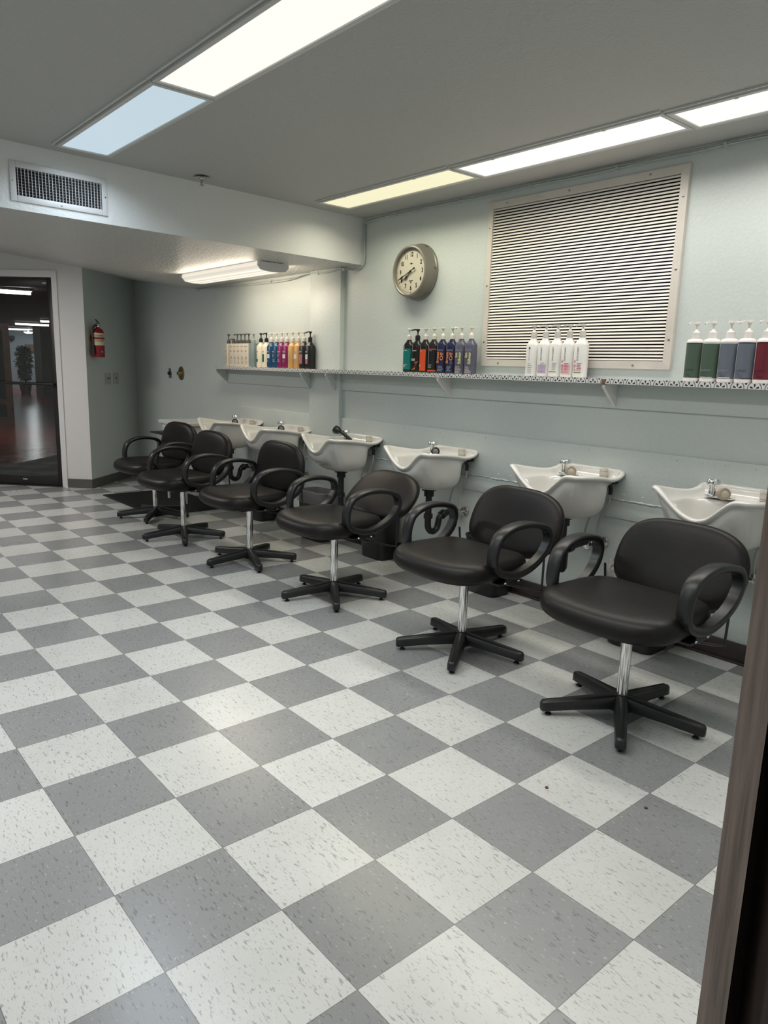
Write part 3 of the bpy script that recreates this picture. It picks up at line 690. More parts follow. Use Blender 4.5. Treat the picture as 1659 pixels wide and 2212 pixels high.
def lab_far(kind):
    def f(bm, fn, patch, hw):
        lines(patch, bm, -.026, .136, 1, .034, 0, .007, .009)
        if kind == 'g1': lines(patch, bm, -.030, .110, 4, .026, 0, .009, .003); patch(bm, -.030, -.006, .046, .070, 1)
        elif kind == 'g2': patch(bm, -.022, .004, .046, .112, 1)
        elif kind == 'sq': patch(bm, -.028, .008, .078, .112, 2); lines(patch, bm, -.022, .066, 3, .026, 0, .008, .003)
        elif kind == 'ln': lines(patch, bm, -.024, .112, 3, .026, 0, .010, .005); lines(patch, bm, -.020, .072, 3, .028, 0, .009, .004)
        elif kind == 'rp': patch(bm, -.032, .008, .038, .112, 3)
        elif kind == 'wr': patch(bm, -.026, .004, .074, .112, 2); patch(bm, -.026, .004, .038, .073, 3)
        return [GRA, GRN, WPR, RSE]
    return f
CRM = flat('cream_bottle', (.72, .66, .53), .35); BLU = flat('blue_bottle', (.008, .055, .135), .25); MAG = flat('magenta_bottle', (.20, .010, .085), .28); GLD = flat('gold_bottle', (.52, .30, .105), .3); BK2 = flat('black_bottle', (.012, .012, .012), .28)
for (y, body, pm, kind, noz, lb) in ((4.252, CRM, BKP, 'g1', 235, 'cream pump bottle with a black pump and a short green block'), (4.162, CRM, BKP, 'g2', 90, 'cream pump bottle with a black pump and a tall green block'), (4.080, BLU, OW, 'sq', 100, 'blue pump bottle with a white square label'), (3.996, BLU, OW, 'ln', 100, 'blue pump bottle next to the magenta one, no white square'),
        (3.918, MAG, OW, 'ln', 100, 'magenta pump bottle next to the blue one'), (3.838, MAG, OW, 'sq', 100, 'magenta pump bottle with a white square label'), (3.756, GLD, OW, 'ln', 110, 'gold pump bottle next to the magenta one'), (3.670, GLD, OW, 'sq', 100, 'gold pump bottle with a white square label'),
        (3.590, BK2, OW, 'rp', 100, 'black pump bottle with a white pump and a rose label'), (3.507, BK2, BKP, 'wr', 100, 'black pump bottle with a black pump at the pilaster')):
    bottle(y, dict(body=body, pump=pm, label=lab_far(kind), zs=.172, zn=.212, hp=.078, noz=noz, hw=.0385, hd=.033, collar=.032), lb, 'pump bottles at the far end of the shelf', 10)

# ------------------------------------------------------------------ shampoo sinks (x = 0 at the wall, the neck notch towards -x)
def rim_pt(a):
    """outline of the rim by parameter 0..1, running near wall end -> near side -> front -> far side -> far wall end"""
    P = [(0, -.196, .0), (-.05, -.202, -.026), (-.13, -.208, -.030), (-.22, -.224, -.016), (-.31, -.237, -.004), (-.385, -.230, .002), (-.432, -.195, .002), (-.446, -.142, .0), (-.450, -.096, -.038), (-.453, -.048, -.084), (-.454, .005, -.100), (-.453, .058, -.086),
         (-.450, .106, -.056), (-.446, .152, -.020), (-.432, .200, .010), (-.40, .232, .012), (-.33, .238, .002), (-.23, .226, -.014), (-.13, .208, -.024), (-.05, .200, -.016), (0, .196, .0), (0, .10, .004), (0, 0, .004), (0, -.10, .004)]
    return P
RIM = rim_pt(0); ZR = .846
def make_sink(label, spray='tan', knob=True):
    t = thing('wall_mounted_sink', label, 'sink', (XW-.0185, 0, ZR), 0, 'shampoo sinks along the wall')
    cx, cy = -.265, 0
    P = smooth_path([V(*p) for p in RIM], 3, True); n = len(P)
    def inset(d, z=None, dz=0):
        out = []
        for i, p in enumerate(P):
            tg = (P[(i+1) % n]-P[i-1]); tg.z = 0; tg.normalize(); nn = V(-tg.y, tg.x, 0)
            if (V(-.23, 0, 0)-V(p.x, p.y, 0)).dot(nn) < 0: nn = -nn
            q = p + nn*d
            if d < .2 and p.x > -.004: q.x = p.x - d
            out.append(V(q.x, q.y, p.z+dz if z is None else z))
        return out
    def ell(rx, ry, z, ex=2.6, ox=0.0, keep=0.0):
        out = []
        for p in P:
            a = math.atan2((p.y-cy)/.225, (p.x-cx)/.19); c, s = math.cos(a), math.sin(a)
            out.append(V(cx+ox+rx*math.copysign(abs(c)**(2/ex), c), cy+ry*math.copysign(abs(s)**(2/ex), s), z))
        return out
    lo = lambda ring, lim, dz: [V(q.x, q.y, min(lim, p.z+dz)) for q, p in zip(ring, P)]
    def blend(r1, r2, f): return [a.lerp(b, f) for a, b in zip(r1, r2)]
    O1 = inset(-.004, None, -.021); O2 = inset(.014, None, -.026)
    bowl_hi = lo(ell(.181, .216, 0, 3.4), -.075, -.045)
    rings = [ell(.03, .035, -.252, 2.6, .045), ell(.080, .10, -.249, 2.4, .045), ell(.126, .170, -.230, 2.9, .043), ell(.150, .200, -.182, 3.3, .030), lo(ell(.170, .210, 0, 3.4, .012), -.112, -.085), bowl_hi, blend(bowl_hi, O2, .85), O2, O1, inset(-.009, None, -.010), inset(-.006, None, -.002), inset(.004, None, .003), inset(.020, None, .001), inset(.027, None, -.012)]
    d1 = inset(.039); d1 = lo(d1, -.046, -.030); rings.append(d1)
    lip = lo(ell(.150, .176, 0, 2.8), -.056, -.036); rings.append(blend(d1, lip, .85)); rings.append(lip)
    rings += [lo(ell(.142, .168, 0), -.080, -.055), ell(.118, .150, -.150, 2.6, .022), ell(.095, .120, -.212, 2.6, .040), ell(.05, .06, -.232, 2.6, .045), ell(.02, .02, -.234, 2.6, .045)]
    bm = B(); loft(bm, rings, True, True); obj('basin', bm, M_['ceramic'], t, 180, 1)
    # faucet
    f0 = V(-.105, .085, -.047)
    bm = B(); box(bm, f0+V(0, -.02, .004), (.055, .125, .010), 0, .004); lathe(bm, [(.022, 0), (.020, .014), (.015, .034), (.018, .052)], 18, Matrix.Translation(f0+V(0, .015, .006)))
    f = obj('faucet', bm, M_['chrome'], t)
    bm = B(); lathe(bm, [(.027, 0), (.031, .003), (.031, .019), (.027, .024)], 20, Matrix.Translation(f0+V(0, .015, .057))); obj('knob', bm, M_['chrome'], f)
    # spray head lying beside it
    sm = M_['tan_spray'] if spray == 'tan' else M_['black_gloss']
    if spray == 'up':
        bm = B(); p = f0+V(-.02, -.02, .01); tube(bm, [p+V(.02, -.03, .0), p+V(-.01, .0, .035), p+V(-.035, .03, .062)], .013, 10, k=4); lathe(bm, [(.014, 0), (.028, .02), (.032, .045), (.026, .056)], 18, axis_mtx(p+V(-.035, .03, .062), (-.45, .85, .30))); obj('spray_head', bm, sm, t)
    else:
        bm = B(); p = f0+V(-.045, -.055, .026); d = V(-.62, -.70, .18).normalized()
        lathe(bm, [(.014, -.055), (.017, -.030), (.027, -.006), (.0285, .012), (.026, .019), (.021, .020), (.020, .017)], 22, axis_mtx(p, d)); s_ = obj('spray_head', bm, sm, t)
        bm = B(); lathe(bm, [(.0205, .0165), (.012, .019), (.004, .0225)], 18, axis_mtx(p, d)); obj('nozzle_face', bm, flat('pale_nozzle_face', (.42, .38, .30), .45) if spray == 'tan' else flat('grey_nozzle_face', (.16, .15, .14), .45), s_)
        bm = B(); cyl(bm, p-d*.075, p-d*.030, .012, 12); obj('spray_grip', bm, M_['black_gloss'], s_)
    # ribbed clear vacuum breaker on the back ledge
    bm = B(); q = V(-.060, -.115, -.040); lathe(bm, [(.020, 0), (.022, .004), (.019, .009), (.023, .012), (.023, .030), (.021, .034), (.024, .037), (.022, .046)], 20, Matrix.Translation(q)); obj('vacuum_breaker', bm, M_['clear_cap'], t)
    # mounting bracket, waste pipe, hoses, stop valve
    bm = B(); bx(bm, -.045, 0, -.17, .17, -.072, -.045, .003); obj('wall_bracket', bm, M_['black_plastic'], t)
    bm = B(); dx_ = Matrix.Translation((cx+.045, cy, 0)); lathe(bm, [(.048, -.262), (.048, -.248), (.030, -.248)], 20, dx_); lathe(bm, [(.032, -.30), (.032, -.262)], 18, dx_); lathe(bm, [(.021, -.43), (.021, -.262)], 16, dx_); obj('tailpiece', bm, M_['black_plastic'], t)
    return t
M_['clear_cap'] = mat('cloudy_ribbed_plastic', (.50, .46, .40), .15, 0, spec=.7)
def trap(t, kind):
    cx = -.220
    bm = B()
    if kind == 'u':
        tube(bm, [V(cx, 0, -.40), V(cx, 0, -.485), V(cx+.012, 0, -.520), V(cx+.045, 0, -.538), V(cx+.082, 0, -.520), V(cx+.095, 0, -.480), V(cx+.102, 0, -.452), V(cx+.125, 0, -.432), V(-.06, 0, -.425), V(0, 0, -.425)], .021, 12, k=3)
        lathe(bm, [(.029, -.445), (.029, -.415)], 16, Matrix.Translation((cx, 0, 0))); cyl(bm, (cx+.118, 0, -.440), (cx+.145, 0, -.425), .029)
    else:
        lathe(bm, [(.001, -.560), (.024, -.556), (.036, -.535), (.038, -.43), (.034, -.40), (.026, -.395)], 20, Matrix.Translation((cx, 0, 0))); cyl(bm, (cx+.03, 0, -.43), (0, 0, -.42), .020); cyl(bm, (cx+.045, 0, -.432), (cx+.085, 0, -.430), .029)
    obj('drain_trap', bm, M_['black_plastic'], t)
    bm = B(); lathe(bm, [(.042, 0), (.040, .004), (.026, .009)], 20, axis_mtx((.008, 0, -.423), (-1, 0, 0))); obj('escutcheon', bm, M_['chrome'], t)
    vy, vz = -.105, -.407
    bm = B(); lathe(bm, [(.033, 0), (.031, .005), (.014, .010)], 22, axis_mtx((.006, vy, vz), (-1, 0, 0))); cyl(bm, (0, vy, vz), (-.062, vy, vz), .010); cyl(bm, (-.045, vy, vz-.004), (-.045, vy, vz+.026), .009); cyl(bm, (-.062, vy, vz), (-.085, vy, vz), .006)
    v = obj('stop_valve', bm, M_['chrome_dull'], t)
    bm = B(); lathe(bm, [(.018, 0), (.019, .004), (.014, .007)], 18, axis_mtx((-.083, vy, vz), (-1, 0, 0))); obj('valve_handle', bm, M_['chrome_dull'], v)
    bm = B(); tube(bm, [V(-.045, vy, vz+.02), V(-.045, vy+.006, vz+.10), V(-.042, vy-.012, vz+.17), V(-.046, vy-.045, vz+.23), V(-.048, vy-.052, vz+.285)], .0055, 8, k=5)
    tube(bm, [V(-.052, -.02, vz+.02), V(-.055, -.035, vz+.10), V(-.055, -.075, vz+.22), V(-.056, -.085, vz+.30)], .0055, 8, k=5); obj('supply_hose', bm, M_['hose'], t)
    bm = B(); tube(bm, [V(-.048, vy-.052, vz+.28), V(-.048, vy-.052, vz+.315), V(-.066, vy-.042, vz+.345), V(-.085, vy-.03, vz+.352)], .011, 10, k=4); obj('hose_fitting', bm, M_['black_plastic'], t)
SK = [(.072, 'white shampoo sink cut off by the wooden door jamb', 'tan', 'b'), (.893, 'white shampoo sink with a tan spray nozzle and ribbed black bottle trap below', 'tan', 'b'), (1.927, 'white shampoo sink behind the chair with the tilted backrest', 'black', 'u'),
      (2.857, 'white shampoo sink with a black spray head standing up', 'up', 'u'), (3.748, 'white shampoo sink mounted before the pilaster, second from the plastic tub', 'black', 'u'), (4.519, 'white shampoo sink next to the square plastic tub', 'none', 'u')]
for y, lb, sp, tr in SK:
    s = make_sink(lb, 'tan' if sp == 'tan' else ('up' if sp == 'up' else 'black')); s.location.y = y; trap(s, tr)

# ------------------------------------------------------------------ salon chairs (front towards -x)
def pad(bm, hx, hy, prof, n=3.4, N=44, bulge=0.0, fn=None):
    rings = []
    for z, f, fz in prof:
        ring = []
        for k in range(N):
            x, y = sup(2*PI*k/N, hy*f, hx*f, n)
            if x < 0: x -= bulge*f*(1-min(1, (y/(hy*f))**2))
            v = V(x, y, z); ring.append(fn(v) if fn else v)
        rings.append(ring)
    loft(bm, rings, True, True)

def make_chair(label):
    t = thing('salon_chair', label, 'chair', (0, 0, 0), 0, 'salon chairs in front of the sinks')
    # seat
    def sf(v):
        d = max(0, (v.z-.466)/.045)
        return V(v.x-.035, v.y*(1.06-.30*max(0, v.x+.05)), v.z - d*.010*math.exp(-((v.x-.02)/.16)**2-(v.y/.17)**2) - (.012*max(0, (-v.x-.13)/.12)**2 if v.z > .446 else 0) + .010*(v.y/.25)**2)
    bm = B(); pad(bm, .236, .270, [(0.404, .20, 0), (0.402, .80, 0), (0.410, .93, 0), (0.431, .99, 0), (0.458, 1.0, 0), (0.484, .975, 0), (0.500, .92, 0), (0.510, .80, 0), (0.513, .45, 0), (0.512, .15, 0)], 4.6, 48, .034, sf); obj('seat', bm, M_['vinyl'], t, 180, 1)
    bm = B(); box(bm, (-.01, 0, .398), (.30, .34, .012), 0, .003); lathe(bm, [(.032, .365), (.045, .394)], 18); obj('seat_plate', bm, M_['black_plastic'], t)
    # backrest on its own hinge
    def bf(v):   # pad lies in yz; v.z is thickness towards the sitter
        h = v.x; y = v.y; th = v.z
        return V(-th + .26*y*y, y*(1.0 - .55*(h-.01) if h > .01 else 1 - .45*max(0, -h-.09)), h+.185)
    bm = B(); pad(bm, .178, .288, [(-.034, .30, 0), (-.036, .82, 0), (-.032, .93, 0), (-.018, .985, 0), (.002, 1.0, 0), (.016, .965, 0), (.026, .90, 0), (.031, .75, 0), (.032, .30, 0)], 3.1, 48, 0, bf)
    bk = obj('backrest', bm, M_['vinyl'], t, 180, 1, (.195, 0, .470), (0, R(20), 0))
    bm = B(); box(bm, (.050, 0, .08), (.008, .075, .20), 0, .002); sweep(bm, smooth_path([V(.048, 0, .02), V(.03, 0, -.03), V(-.01, 0, -.055), V(-.08, 0, -.075)], 4), lambda i, n: [(.035, .004), (-.035, .004), (-.035, -.004), (.035, -.004)], False, (0, 1, 0)); obj('back_bracket', bm, M_['black_plastic'], bk)
    # arms: flat closed loops
    loop = [(-.130, .520), (-.124, .582), (-.094, .634), (-.030, .662), (.050, .671), (.138, .661), (.200, .640), (.222, .598), (.206, .546), (.165, .502), (.095, .464), (.010, .446), (-.075, .462), (-.115, .488)]
    for s in (-1, 1):
        bm = B(); P = smooth_path([V(x, s*(.290 + .07*(x-.04)), z) for i, (x, z) in enumerate(loop)], 5, True)
        def sec(i, n):
            f = i/n; w = .0265 + .003*math.sin(2*PI*(f+.05)); h = .0130 + (.003 if .55 < f < .95 else 0)
            return [(w, h*.5), (w*.8, h), (-w*.8, h), (-w, h*.5), (-w, -h*.5), (-w*.8, -h), (w*.8, -h), (w, -h*.5)]
        sweep(bm, P, sec, True, (0, 1, 0)); a = obj('armrest', bm, M_['black_plastic'], t, 50)
        bm = B(); box(bm, (-.01, s*.262, .412), (.16, .060, .010), 0, .002); box(bm, (.0, s*.285, .430), (.09, .012, .050), 0, .003)
        for xx in (-.055, .035): lathe(bm, [(.006, 0), (.005, .004)], 10, axis_mtx((xx, s*.292, .420), (0, s, -.3)))
        obj('arm_bracket', bm, M_['chrome_dull'] if False else M_['black_plastic'], a)
        for xx in (-.055, .035): bm = B(); lathe(bm, [(.0065, 0), (.005, .004)], 10, axis_mtx((xx, s*.294, .418), (0, s, -.3))); obj('arm_bolt', bm, M_['chrome'], a)
    for q in (-1, 1): bm = B(); tube(bm, [V(.240, q*.275, .535), V(.252, q*.265, .345), V(.240, q*.262, .325), V(.10, q*.26, .365), V(-.03, q*.25, .404)], .0055, 8, k=5); obj('recline_rod', bm, M_['black_plastic'], t)
    bm = B(); lathe(bm, [(.0215, .080), (.0215, .396)], 24); obj('post', bm, M_['chrome'], t)
    bm = B(); lathe(bm, [(.030, .022), (.042, .030), (.044, .060), (.036, .088), (.026, .096), (.022, .097)], 24); base = obj('base', bm, M_['black_plastic'], t)
    for k in range(5):
        a = 2*PI*k/5; c, s = math.cos(a), math.sin(a); bm = B(); rings = []
        for r, w, z0, z1 in ((.015, .027, .034, .096), (.06, .0265, .034, .090), (.18, .0235, .028, .075), (.292, .021, .018, .062), (.312, .0195, .016, .059), (.320, .014, .020, .052)):
            q = [(w*.6, z0), (w, z0+.005), (w*.92, z1-.008), (w*.6, z1), (-w*.6, z1), (-w*.92, z1-.008), (-w, z0+.005), (-w*.6, z0)]
            rings.append([V(r*c-o*s, r*s+o*c, z) for o, z in q])
        loft(bm, rings, True, True); lathe(bm, [(.013, .0005), (.014, .004), (.010, .009), (.0055, .010), (.0055, .026)], 14, Matrix.Translation((.288*c, .288*s, 0))); obj('leg', bm, M_['black_plastic'], base, 50)
    return t
CH = [(1.933, .060, 139.9, 22, 0, 'black salon chair beside the brown wooden door jamb'), (1.929, .930, 143.3, 22, 0, 'black salon chair second in line from the wooden door jamb'), (1.928, 1.974, 164.7, 45, 0, 'black salon chair with its backrest tilted far back'),
      (1.916, 2.929, 179.7, 8, 0, 'black upright salon chair standing next to the one with the tilted backrest'), (1.860, 3.841, 174.3, 12, 3, 'black salon chair second in line from the ribbed floor mat'), (2.000, 4.700, 160.0, 10, 5, 'black salon chair with one foot on the ribbed floor mat')]
c0 = make_chair('')
for k, (x, y, th, rec, yaw, lb) in enumerate(CH):
    c = c0 if k == 0 else dup(c0)
    c.location = (x, y, 0); c.rotation_euler = (0, 0, R(yaw)); c['label'] = lb
    bk = kid(c, 'backrest'); bk.rotation_euler = (0, R(rec), 0); bk.location = [(.258, 0, .416), (.262, 0, .436), (.212, 0, .458), (.195, 0, .470), (.19, 0, .470), (.19, 0, .470)][k]
    kid(c, 'base').rotation_euler = (0, 0, R(th-yaw))

# ------------------------------------------------------------------ bins, mat, plastic tub
def bin_(loc, sx, sy, h, label, liner=None, rz=0, m=None):
    t = thing('waste_bin', label, 'bin', (*loc, 0), R(rz), 'black waste bins under the sinks')
    bm = B()
    def rr(f, z): return [V(*sup(2*PI*k/40, sy/2*f, sx/2*f, 5), z) for k in range(40)]
    loft(bm, [rr(.80, .001), rr(.84, .006), rr(1.0, h-.012), rr(1.04, h-.010), rr(1.04, h), rr(.98, h), rr(.80, .015)], True, True); obj('body', bm, m or M_['black_plastic'], t, 40)
    if liner:
        rnd = random.Random(int(loc[1]*100)); bm = B(); rings = []
        def lr(f, z, a): return [V(*[c*(1+rnd.uniform(-a, a)*.5) for c in sup(2*PI*k/60, sy/2*f, sx/2*f, 5)], z+rnd.uniform(-a, a)*.14) for k in range(60)]
        if liner == 'clear': rings = [lr(1.045, h-.095, .05), lr(1.075, h-.06, .04), lr(1.07, h-.02, .03), lr(1.06, h+.004, .02), lr(.97, h+.006, .02), lr(.92, h-.04, .05), lr(.80, h-.10, .10)]
        else: rings = [lr(1.04, h-.03, .03), lr(1.08, h-.005, .06), lr(1.07, h+.012, .12), lr(.96, h+.03, .22), lr(.8, h+.045, .30), lr(.45, h+.05, .35), lr(.12, h+.055, .3)]
        loft(bm, rings, False, liner != 'clear'); obj('bag_liner', bm, M_['bag_film'] if liner == 'clear' else M_['grey_bag'], t, 60)
    return t
m, nt, b = new_mat('clear_film')
b.inputs['Base Color'].default_value = (.55, .55, .55, 1); b.inputs['Roughness'].default_value = .25; b.inputs['Alpha'].default_value = .27
M_['bag_film'] = m
DBR = mat('dark_brown_plastic', (.020, .012, .010), .4)
bin_((2.70, .44), .24, .30, .375, 'black bin with a crumpled grey bag behind the first chair', 'grey')
bin_((2.755, 1.49), .21, .27, .36, 'black empty-looking bin under the sink with the bottle trap')
bin_((2.750, 2.53), .20, .29, .38, 'black bin behind the tilted backrest')
bin_((2.715, 3.235), .22, .34, .385, 'dark brown bin with a clear plastic liner', 'clear', 0, DBR)
bin_((2.730, 4.12), .20, .26, .34, 'black bin on the far side of the pilaster')

bm = B(); bx(bm, 1.985, 2.74, 4.72, 5.965, .0006, .010, .004)
for k in range(30): bx(bm, 2.0, 2.725, 4.745+k*.041, 4.755+k*.041, .008, .0125)
tag(obj('floor_mat', bm, M_['rubber_mat'], None, 30), 'black ribbed rubber mat on the tiles before the glass door', 'mat')

t = thing('utility_tub', 'square white plastic tub standing past the last sink', 'sink', (2.634, 5.26, 0))
bm = B()
def sq(hx, hy, z, n=16): return [V(*sup(2*PI*(k+.5)/40, hy, hx, n), z) for k in range(40)]
loft(bm, [sq(.16, .17, .50), sq(.19, .21, .51), sq(.215, .235, .745), sq(.24, .265, .760), sq(.245, .27, .785), sq(.235, .26, .790), sq(.205, .225, .782), sq(.18, .20, .53), sq(.10, .10, .52)], True, True); obj('basin', bm, M_['white_plastic'], t, 40)
for sx_ in (-1, 1):
    for sy_ in (-1, 1): bm = B(); cyl(bm, (sx_*.17, sy_*.19, 0), (sx_*.17, sy_*.19, .54), .015); obj('leg', bm, M_['white_plastic'], t)
bm = B(); box(bm, (-.30, -.08, .690), (.22, .26, .016), 0, .005); box(bm, (-.23, -.08, .672), (.10, .10, .024), 0, .006); obj('side_tray', bm, M_['black_plastic'], t)

# ------------------------------------------------------------------ things on the alcove walls
def wall_frame(p, d): return math.atan2(d.y, d.x)
re = math.atan2(eD.y, eD.x)
t = thing('fire_extinguisher', 'red fire extinguisher hanging on the alcove wall', 'fire extinguisher', (*E_(.125, -.005), 1.37), re)   # x along the wall, -y into the room
bm = B(); lathe(bm, [(.001, 0), (.058, .002), (.060, .010), (.060, .245), (.052, .275), (.030, .295), (.018, .300), (.018, .312)], 28, Matrix.Translation((0, -.070, 0))); obj('cylinder', bm, M_['red'], t)
bm = B(); 
for a0, a1, z0, z1 in ((120, 290, .122, .246), ):
    n = 16; vs = []
    for i in range(n+1):
        a = R(a0+(a1-a0)*i/n); vs += [V(.0606*math.cos(a), -.070+.0606*math.sin(a), z0), V(.0606*math.cos(a), -.070+.0606*math.sin(a), z1)]
    add(bm, vs, [(2*i, 2*i+2, 2*i+3, 2*i+1) for i in range(n)])
for zz in (.222, .212, .172, .162):
    vs = []
    for i in range(9):
        a = R(175+90*i/8); vs += [V(.061*math.cos(a), -.070+.061*math.sin(a), zz), V(.061*math.cos(a), -.070+.061*math.sin(a), zz+.004)]
    add(bm, vs, [(2*i, 2*i+2, 2*i+3, 2*i+1) for i in range(8)], 1)
obj('label', bm, [M_['label_cream'], M_['ink']], t, 0)
bm = B(); cpt = lambda a, z: V(.0606*math.cos(R(a)), -.070+.0606*math.sin(R(a)), z); add(bm, [cpt(225, .045), cpt(250, .045), cpt(250, .06), cpt(240, .068)], [(0, 1, 2, 3)]); 
obj('arrow_mark', bm, WPR, t, 0)
bm = B(); lathe(bm, [(.0625, .185), (.0625, .203)], 28, Matrix.Translation((0, -.070, 0)), 0, False, False); bx(bm, .055, .078, -.09, -.05, .182, .206, .003); bx(bm, -.03, .03, -.012, .004, .17, .22, .002); obj('strap', bm, M_['red'], t)
bm = B(); lathe(bm, [(.016, .308), (.016, .325), (.012, .345)], 14, Matrix.Translation((0, -.070, 0))); box(bm, (.012, -.07, .338), (.03, .02, .02), 0, .003); lathe(bm, [(.013, 0), (.013, .006)], 14, axis_mtx((.028, -.085, .338), (.3, -1, 0))); obj('valve', bm, M_['chrome'], t)
bm = B(); box(bm, (-.012, -.075, .362), (.085, .014, .006), rot=Matrix.Rotation(R(28), 3, 'Y'), bevel=.002); box(bm, (-.010, -.075, .342), (.075, .014, .006), 0, .002); obj('handle', bm, M_['black_plastic'], t)
bm = B(); tube(bm, [V(-.01, -.07, .325), V(-.045, -.06, .318), V(-.070, -.048, .27), V(-.073, -.048, .16), V(-.073, -.052, .10)], .009, 8, k=5); cyl(bm, (-.073, -.052, .115), (-.076, -.056, .03), .011, 12, 0, .015); obj('hose', bm, M_['black_plastic'], t)

for k, (s, nn, lb) in enumerate(((.44, 2, 'green-grey wall plate with two toggles, nearer the extinguisher'), (.625, 1, 'green-grey wall plate with one toggle, nearer the room corner'))):
    t = thing('switch_plate', lb, 'light switch', (*E_(s, -.0005), 1.147), re)
    bm = B(); box(bm, (0, -.003, 0), (.125, .006, .122), 0, .003); obj('plate', bm, M_['plate'], t)
    for i in range(nn):
        bm = B(); box(bm, ((i-.5)*.046 if nn == 2 else -.01, -.010, .004), (.009, .016, .018), rot=Matrix.Rotation(R(18), 3, 'X'), bevel=.002); obj('toggle', bm, flat('dark_toggle', (.16, .17, .16)), t)
t = thing('timer_switch', 'grey metal plate with a round black knob on the alcove wall', 'switch', (XW, 6.268, 1.226))
bm = B(); bx(bm, -.005, 0, -.034, .034, -.052, .052, .002); obj('plate', bm, M_['chrome_dull'], t)
bm = B(); lathe(bm, [(.020, 0), (.017, .022), (.013, .024)], 18, AX((-.005, 0, 0))); obj('knob', bm, M_['black_plastic'], t)
t = thing('wall_valve', 'round brass valve plate on the alcove wall', 'valve', (XW, 5.996, 1.230))
bm = B(); lathe(bm, [(.072, 0), (.071, .005), (.060, .010), (.045, .011)], 32, AX((0, 0, 0))); obj('plate', bm, M_['brass'], t)
bm = B(); lathe(bm, [(.036, .008), (.034, .022), (.020, .026), (.018, .045), (.010, .047)], 24, AX((0, 0, 0))); obj('stem', bm, M_['brass'], t)

# ------------------------------------------------------------------ glass door and the corridor behind it
rd = math.atan2(dD.y, dD.x)
t = tag(bpy.data.objects.new('door_1', None), 'dark bronze framed glass door in the white wall', None, None, 'structure'); COL.objects.link(t); t.location = (*D(.326, .03), 0); t.rotation_euler = (0, 0, rd)
# local x along the wall (to the left), -y to the corridor?  y axis = rotate(dD, 90deg); choose sign so that +o faces the room
W = .945
bm = B()
bx(bm, -.01, W+.01, -.075, .045, .0005, .011, .003)
for x0, x1, z0, z1 in ((0, .055, .012, 2.14), (W-.055, W, .012, 2.14), (.055, W-.055, .012, .108), (.055, W-.055, 2.058, 2.14)): bx(bm, x0, x1, -.022, .022, z0, z1, .003)
obj('frame', bm, M_['bronze'], t)
bm = B(); bx(bm, .052, W-.052, -.003, .003, .105, 2.062); obj('glass_pane', bm, M_['pane'], t, 0)
bm = B(); 
for sy_ in (1,): 
    cyl(bm, (.02, .062, 1.083), (W-.02, .062, 1.083), .014); cyl(bm, (.03, .02, 1.083), (.03, .062, 1.083), .012); cyl(bm, (W-.03, .02, 1.083), (W-.03, .062, 1.083), .012)
obj('push_bar', bm, M_['bronze'], t)
bm = B(); bx(bm, .40, .45, .0215, .0235, .062, .075, .001); bx(bm, .062, .105, .0215, .0235, 2.085, 2.100, .001); obj('sticker', bm, flat('pale_sticker', (.45, .45, .45)), t, 0)

# corridor: runs away from the door roughly along the line of sight
def K(a, d): # lateral (to the right), distance along corridor axis from the camera
    ax = Vector((.262, .965)); rt = Vector((.965, -.262)); p = Vector((Cx, Cy)) + ax*d + rt*a; return (p.x, p.y)
bm = B(); prism(bm, [D(-.25, .125), D(sL, .125), K(-6.5, 14), K(-6.5, 37), K(4, 37), K(4, 13)][::-1], -.06, -.001)
struct('floor_corridor', bm, M_['corridor_floor'], 'glossy red-brown corridor floor behind the glass door', 0)
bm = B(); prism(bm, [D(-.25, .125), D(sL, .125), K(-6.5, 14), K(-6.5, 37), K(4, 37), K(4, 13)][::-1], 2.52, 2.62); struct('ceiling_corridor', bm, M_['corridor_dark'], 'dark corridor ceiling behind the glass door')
bm = B(); prism(bm, [K(-6.6, 36.2), K(-6.6, 36.4), K(4.2, 36.4), K(4.2, 36.2)][::-1], 0, 2.85); struct('wall_corridor', bm, M_['corridor_white'], 'pale blue end wall far down the corridor')
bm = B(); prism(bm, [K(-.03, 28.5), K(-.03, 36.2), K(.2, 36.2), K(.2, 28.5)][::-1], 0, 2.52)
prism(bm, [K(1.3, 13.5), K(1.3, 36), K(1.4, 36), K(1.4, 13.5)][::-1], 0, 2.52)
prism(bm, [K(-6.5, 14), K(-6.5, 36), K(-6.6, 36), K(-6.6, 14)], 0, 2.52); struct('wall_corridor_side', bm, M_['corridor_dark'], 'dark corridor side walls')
# brown framed display case on the left
t = thing('display_case', 'brown wood framed display case beyond the glass door', 'case', (*K(-.46, 17.0), 0), math.atan2(.965, .262)-PI/2)
bm = B()
for x0, x1, z0, z1 in ((-.125, 0, .0, 2.02), (-2.4, -2.28, 0, 2.02), (-2.28, -.125, .0, .14), (-2.28, -.125, 1.90, 2.02), (-2.28, -.125, .40, .50)): bx(bm, x0, x1, -.06, .06, z0, z1)
obj('frame', bm, M_['case_wood'], t)
bm = B(); bx(bm, -2.28, -.125, .02, .03, .14, 1.90); obj('back_panel', bm, M_['void'], t)
def strip(a, d, L, w, z, label, es=4.0, along=False):
    t = thing('corridor_light', label, 'light', (*K(a, d), z), math.atan2(.965, .262)-PI/2, 'corridor strip lights')
    bm = B(); bx(bm, -L/2, L/2, -w/2, w/2, -.05, 0, .004) if not along else bx(bm, -w/2, w/2, -L/2, L/2, -.05, 0, .004); obj('diffuser', bm, emit('corridor_glow', (1, .97, .93), es), t, 0)
    bm = B(); (bx(bm, -L/2-.02, L/2+.02, -w/2-.02, w/2+.02, 0, .03) if not along else bx(bm, -w/2-.02, w/2+.02, -L/2-.02, L/2+.02, 0, .03)); obj('housing', bm, M_['vent'], t, 0)
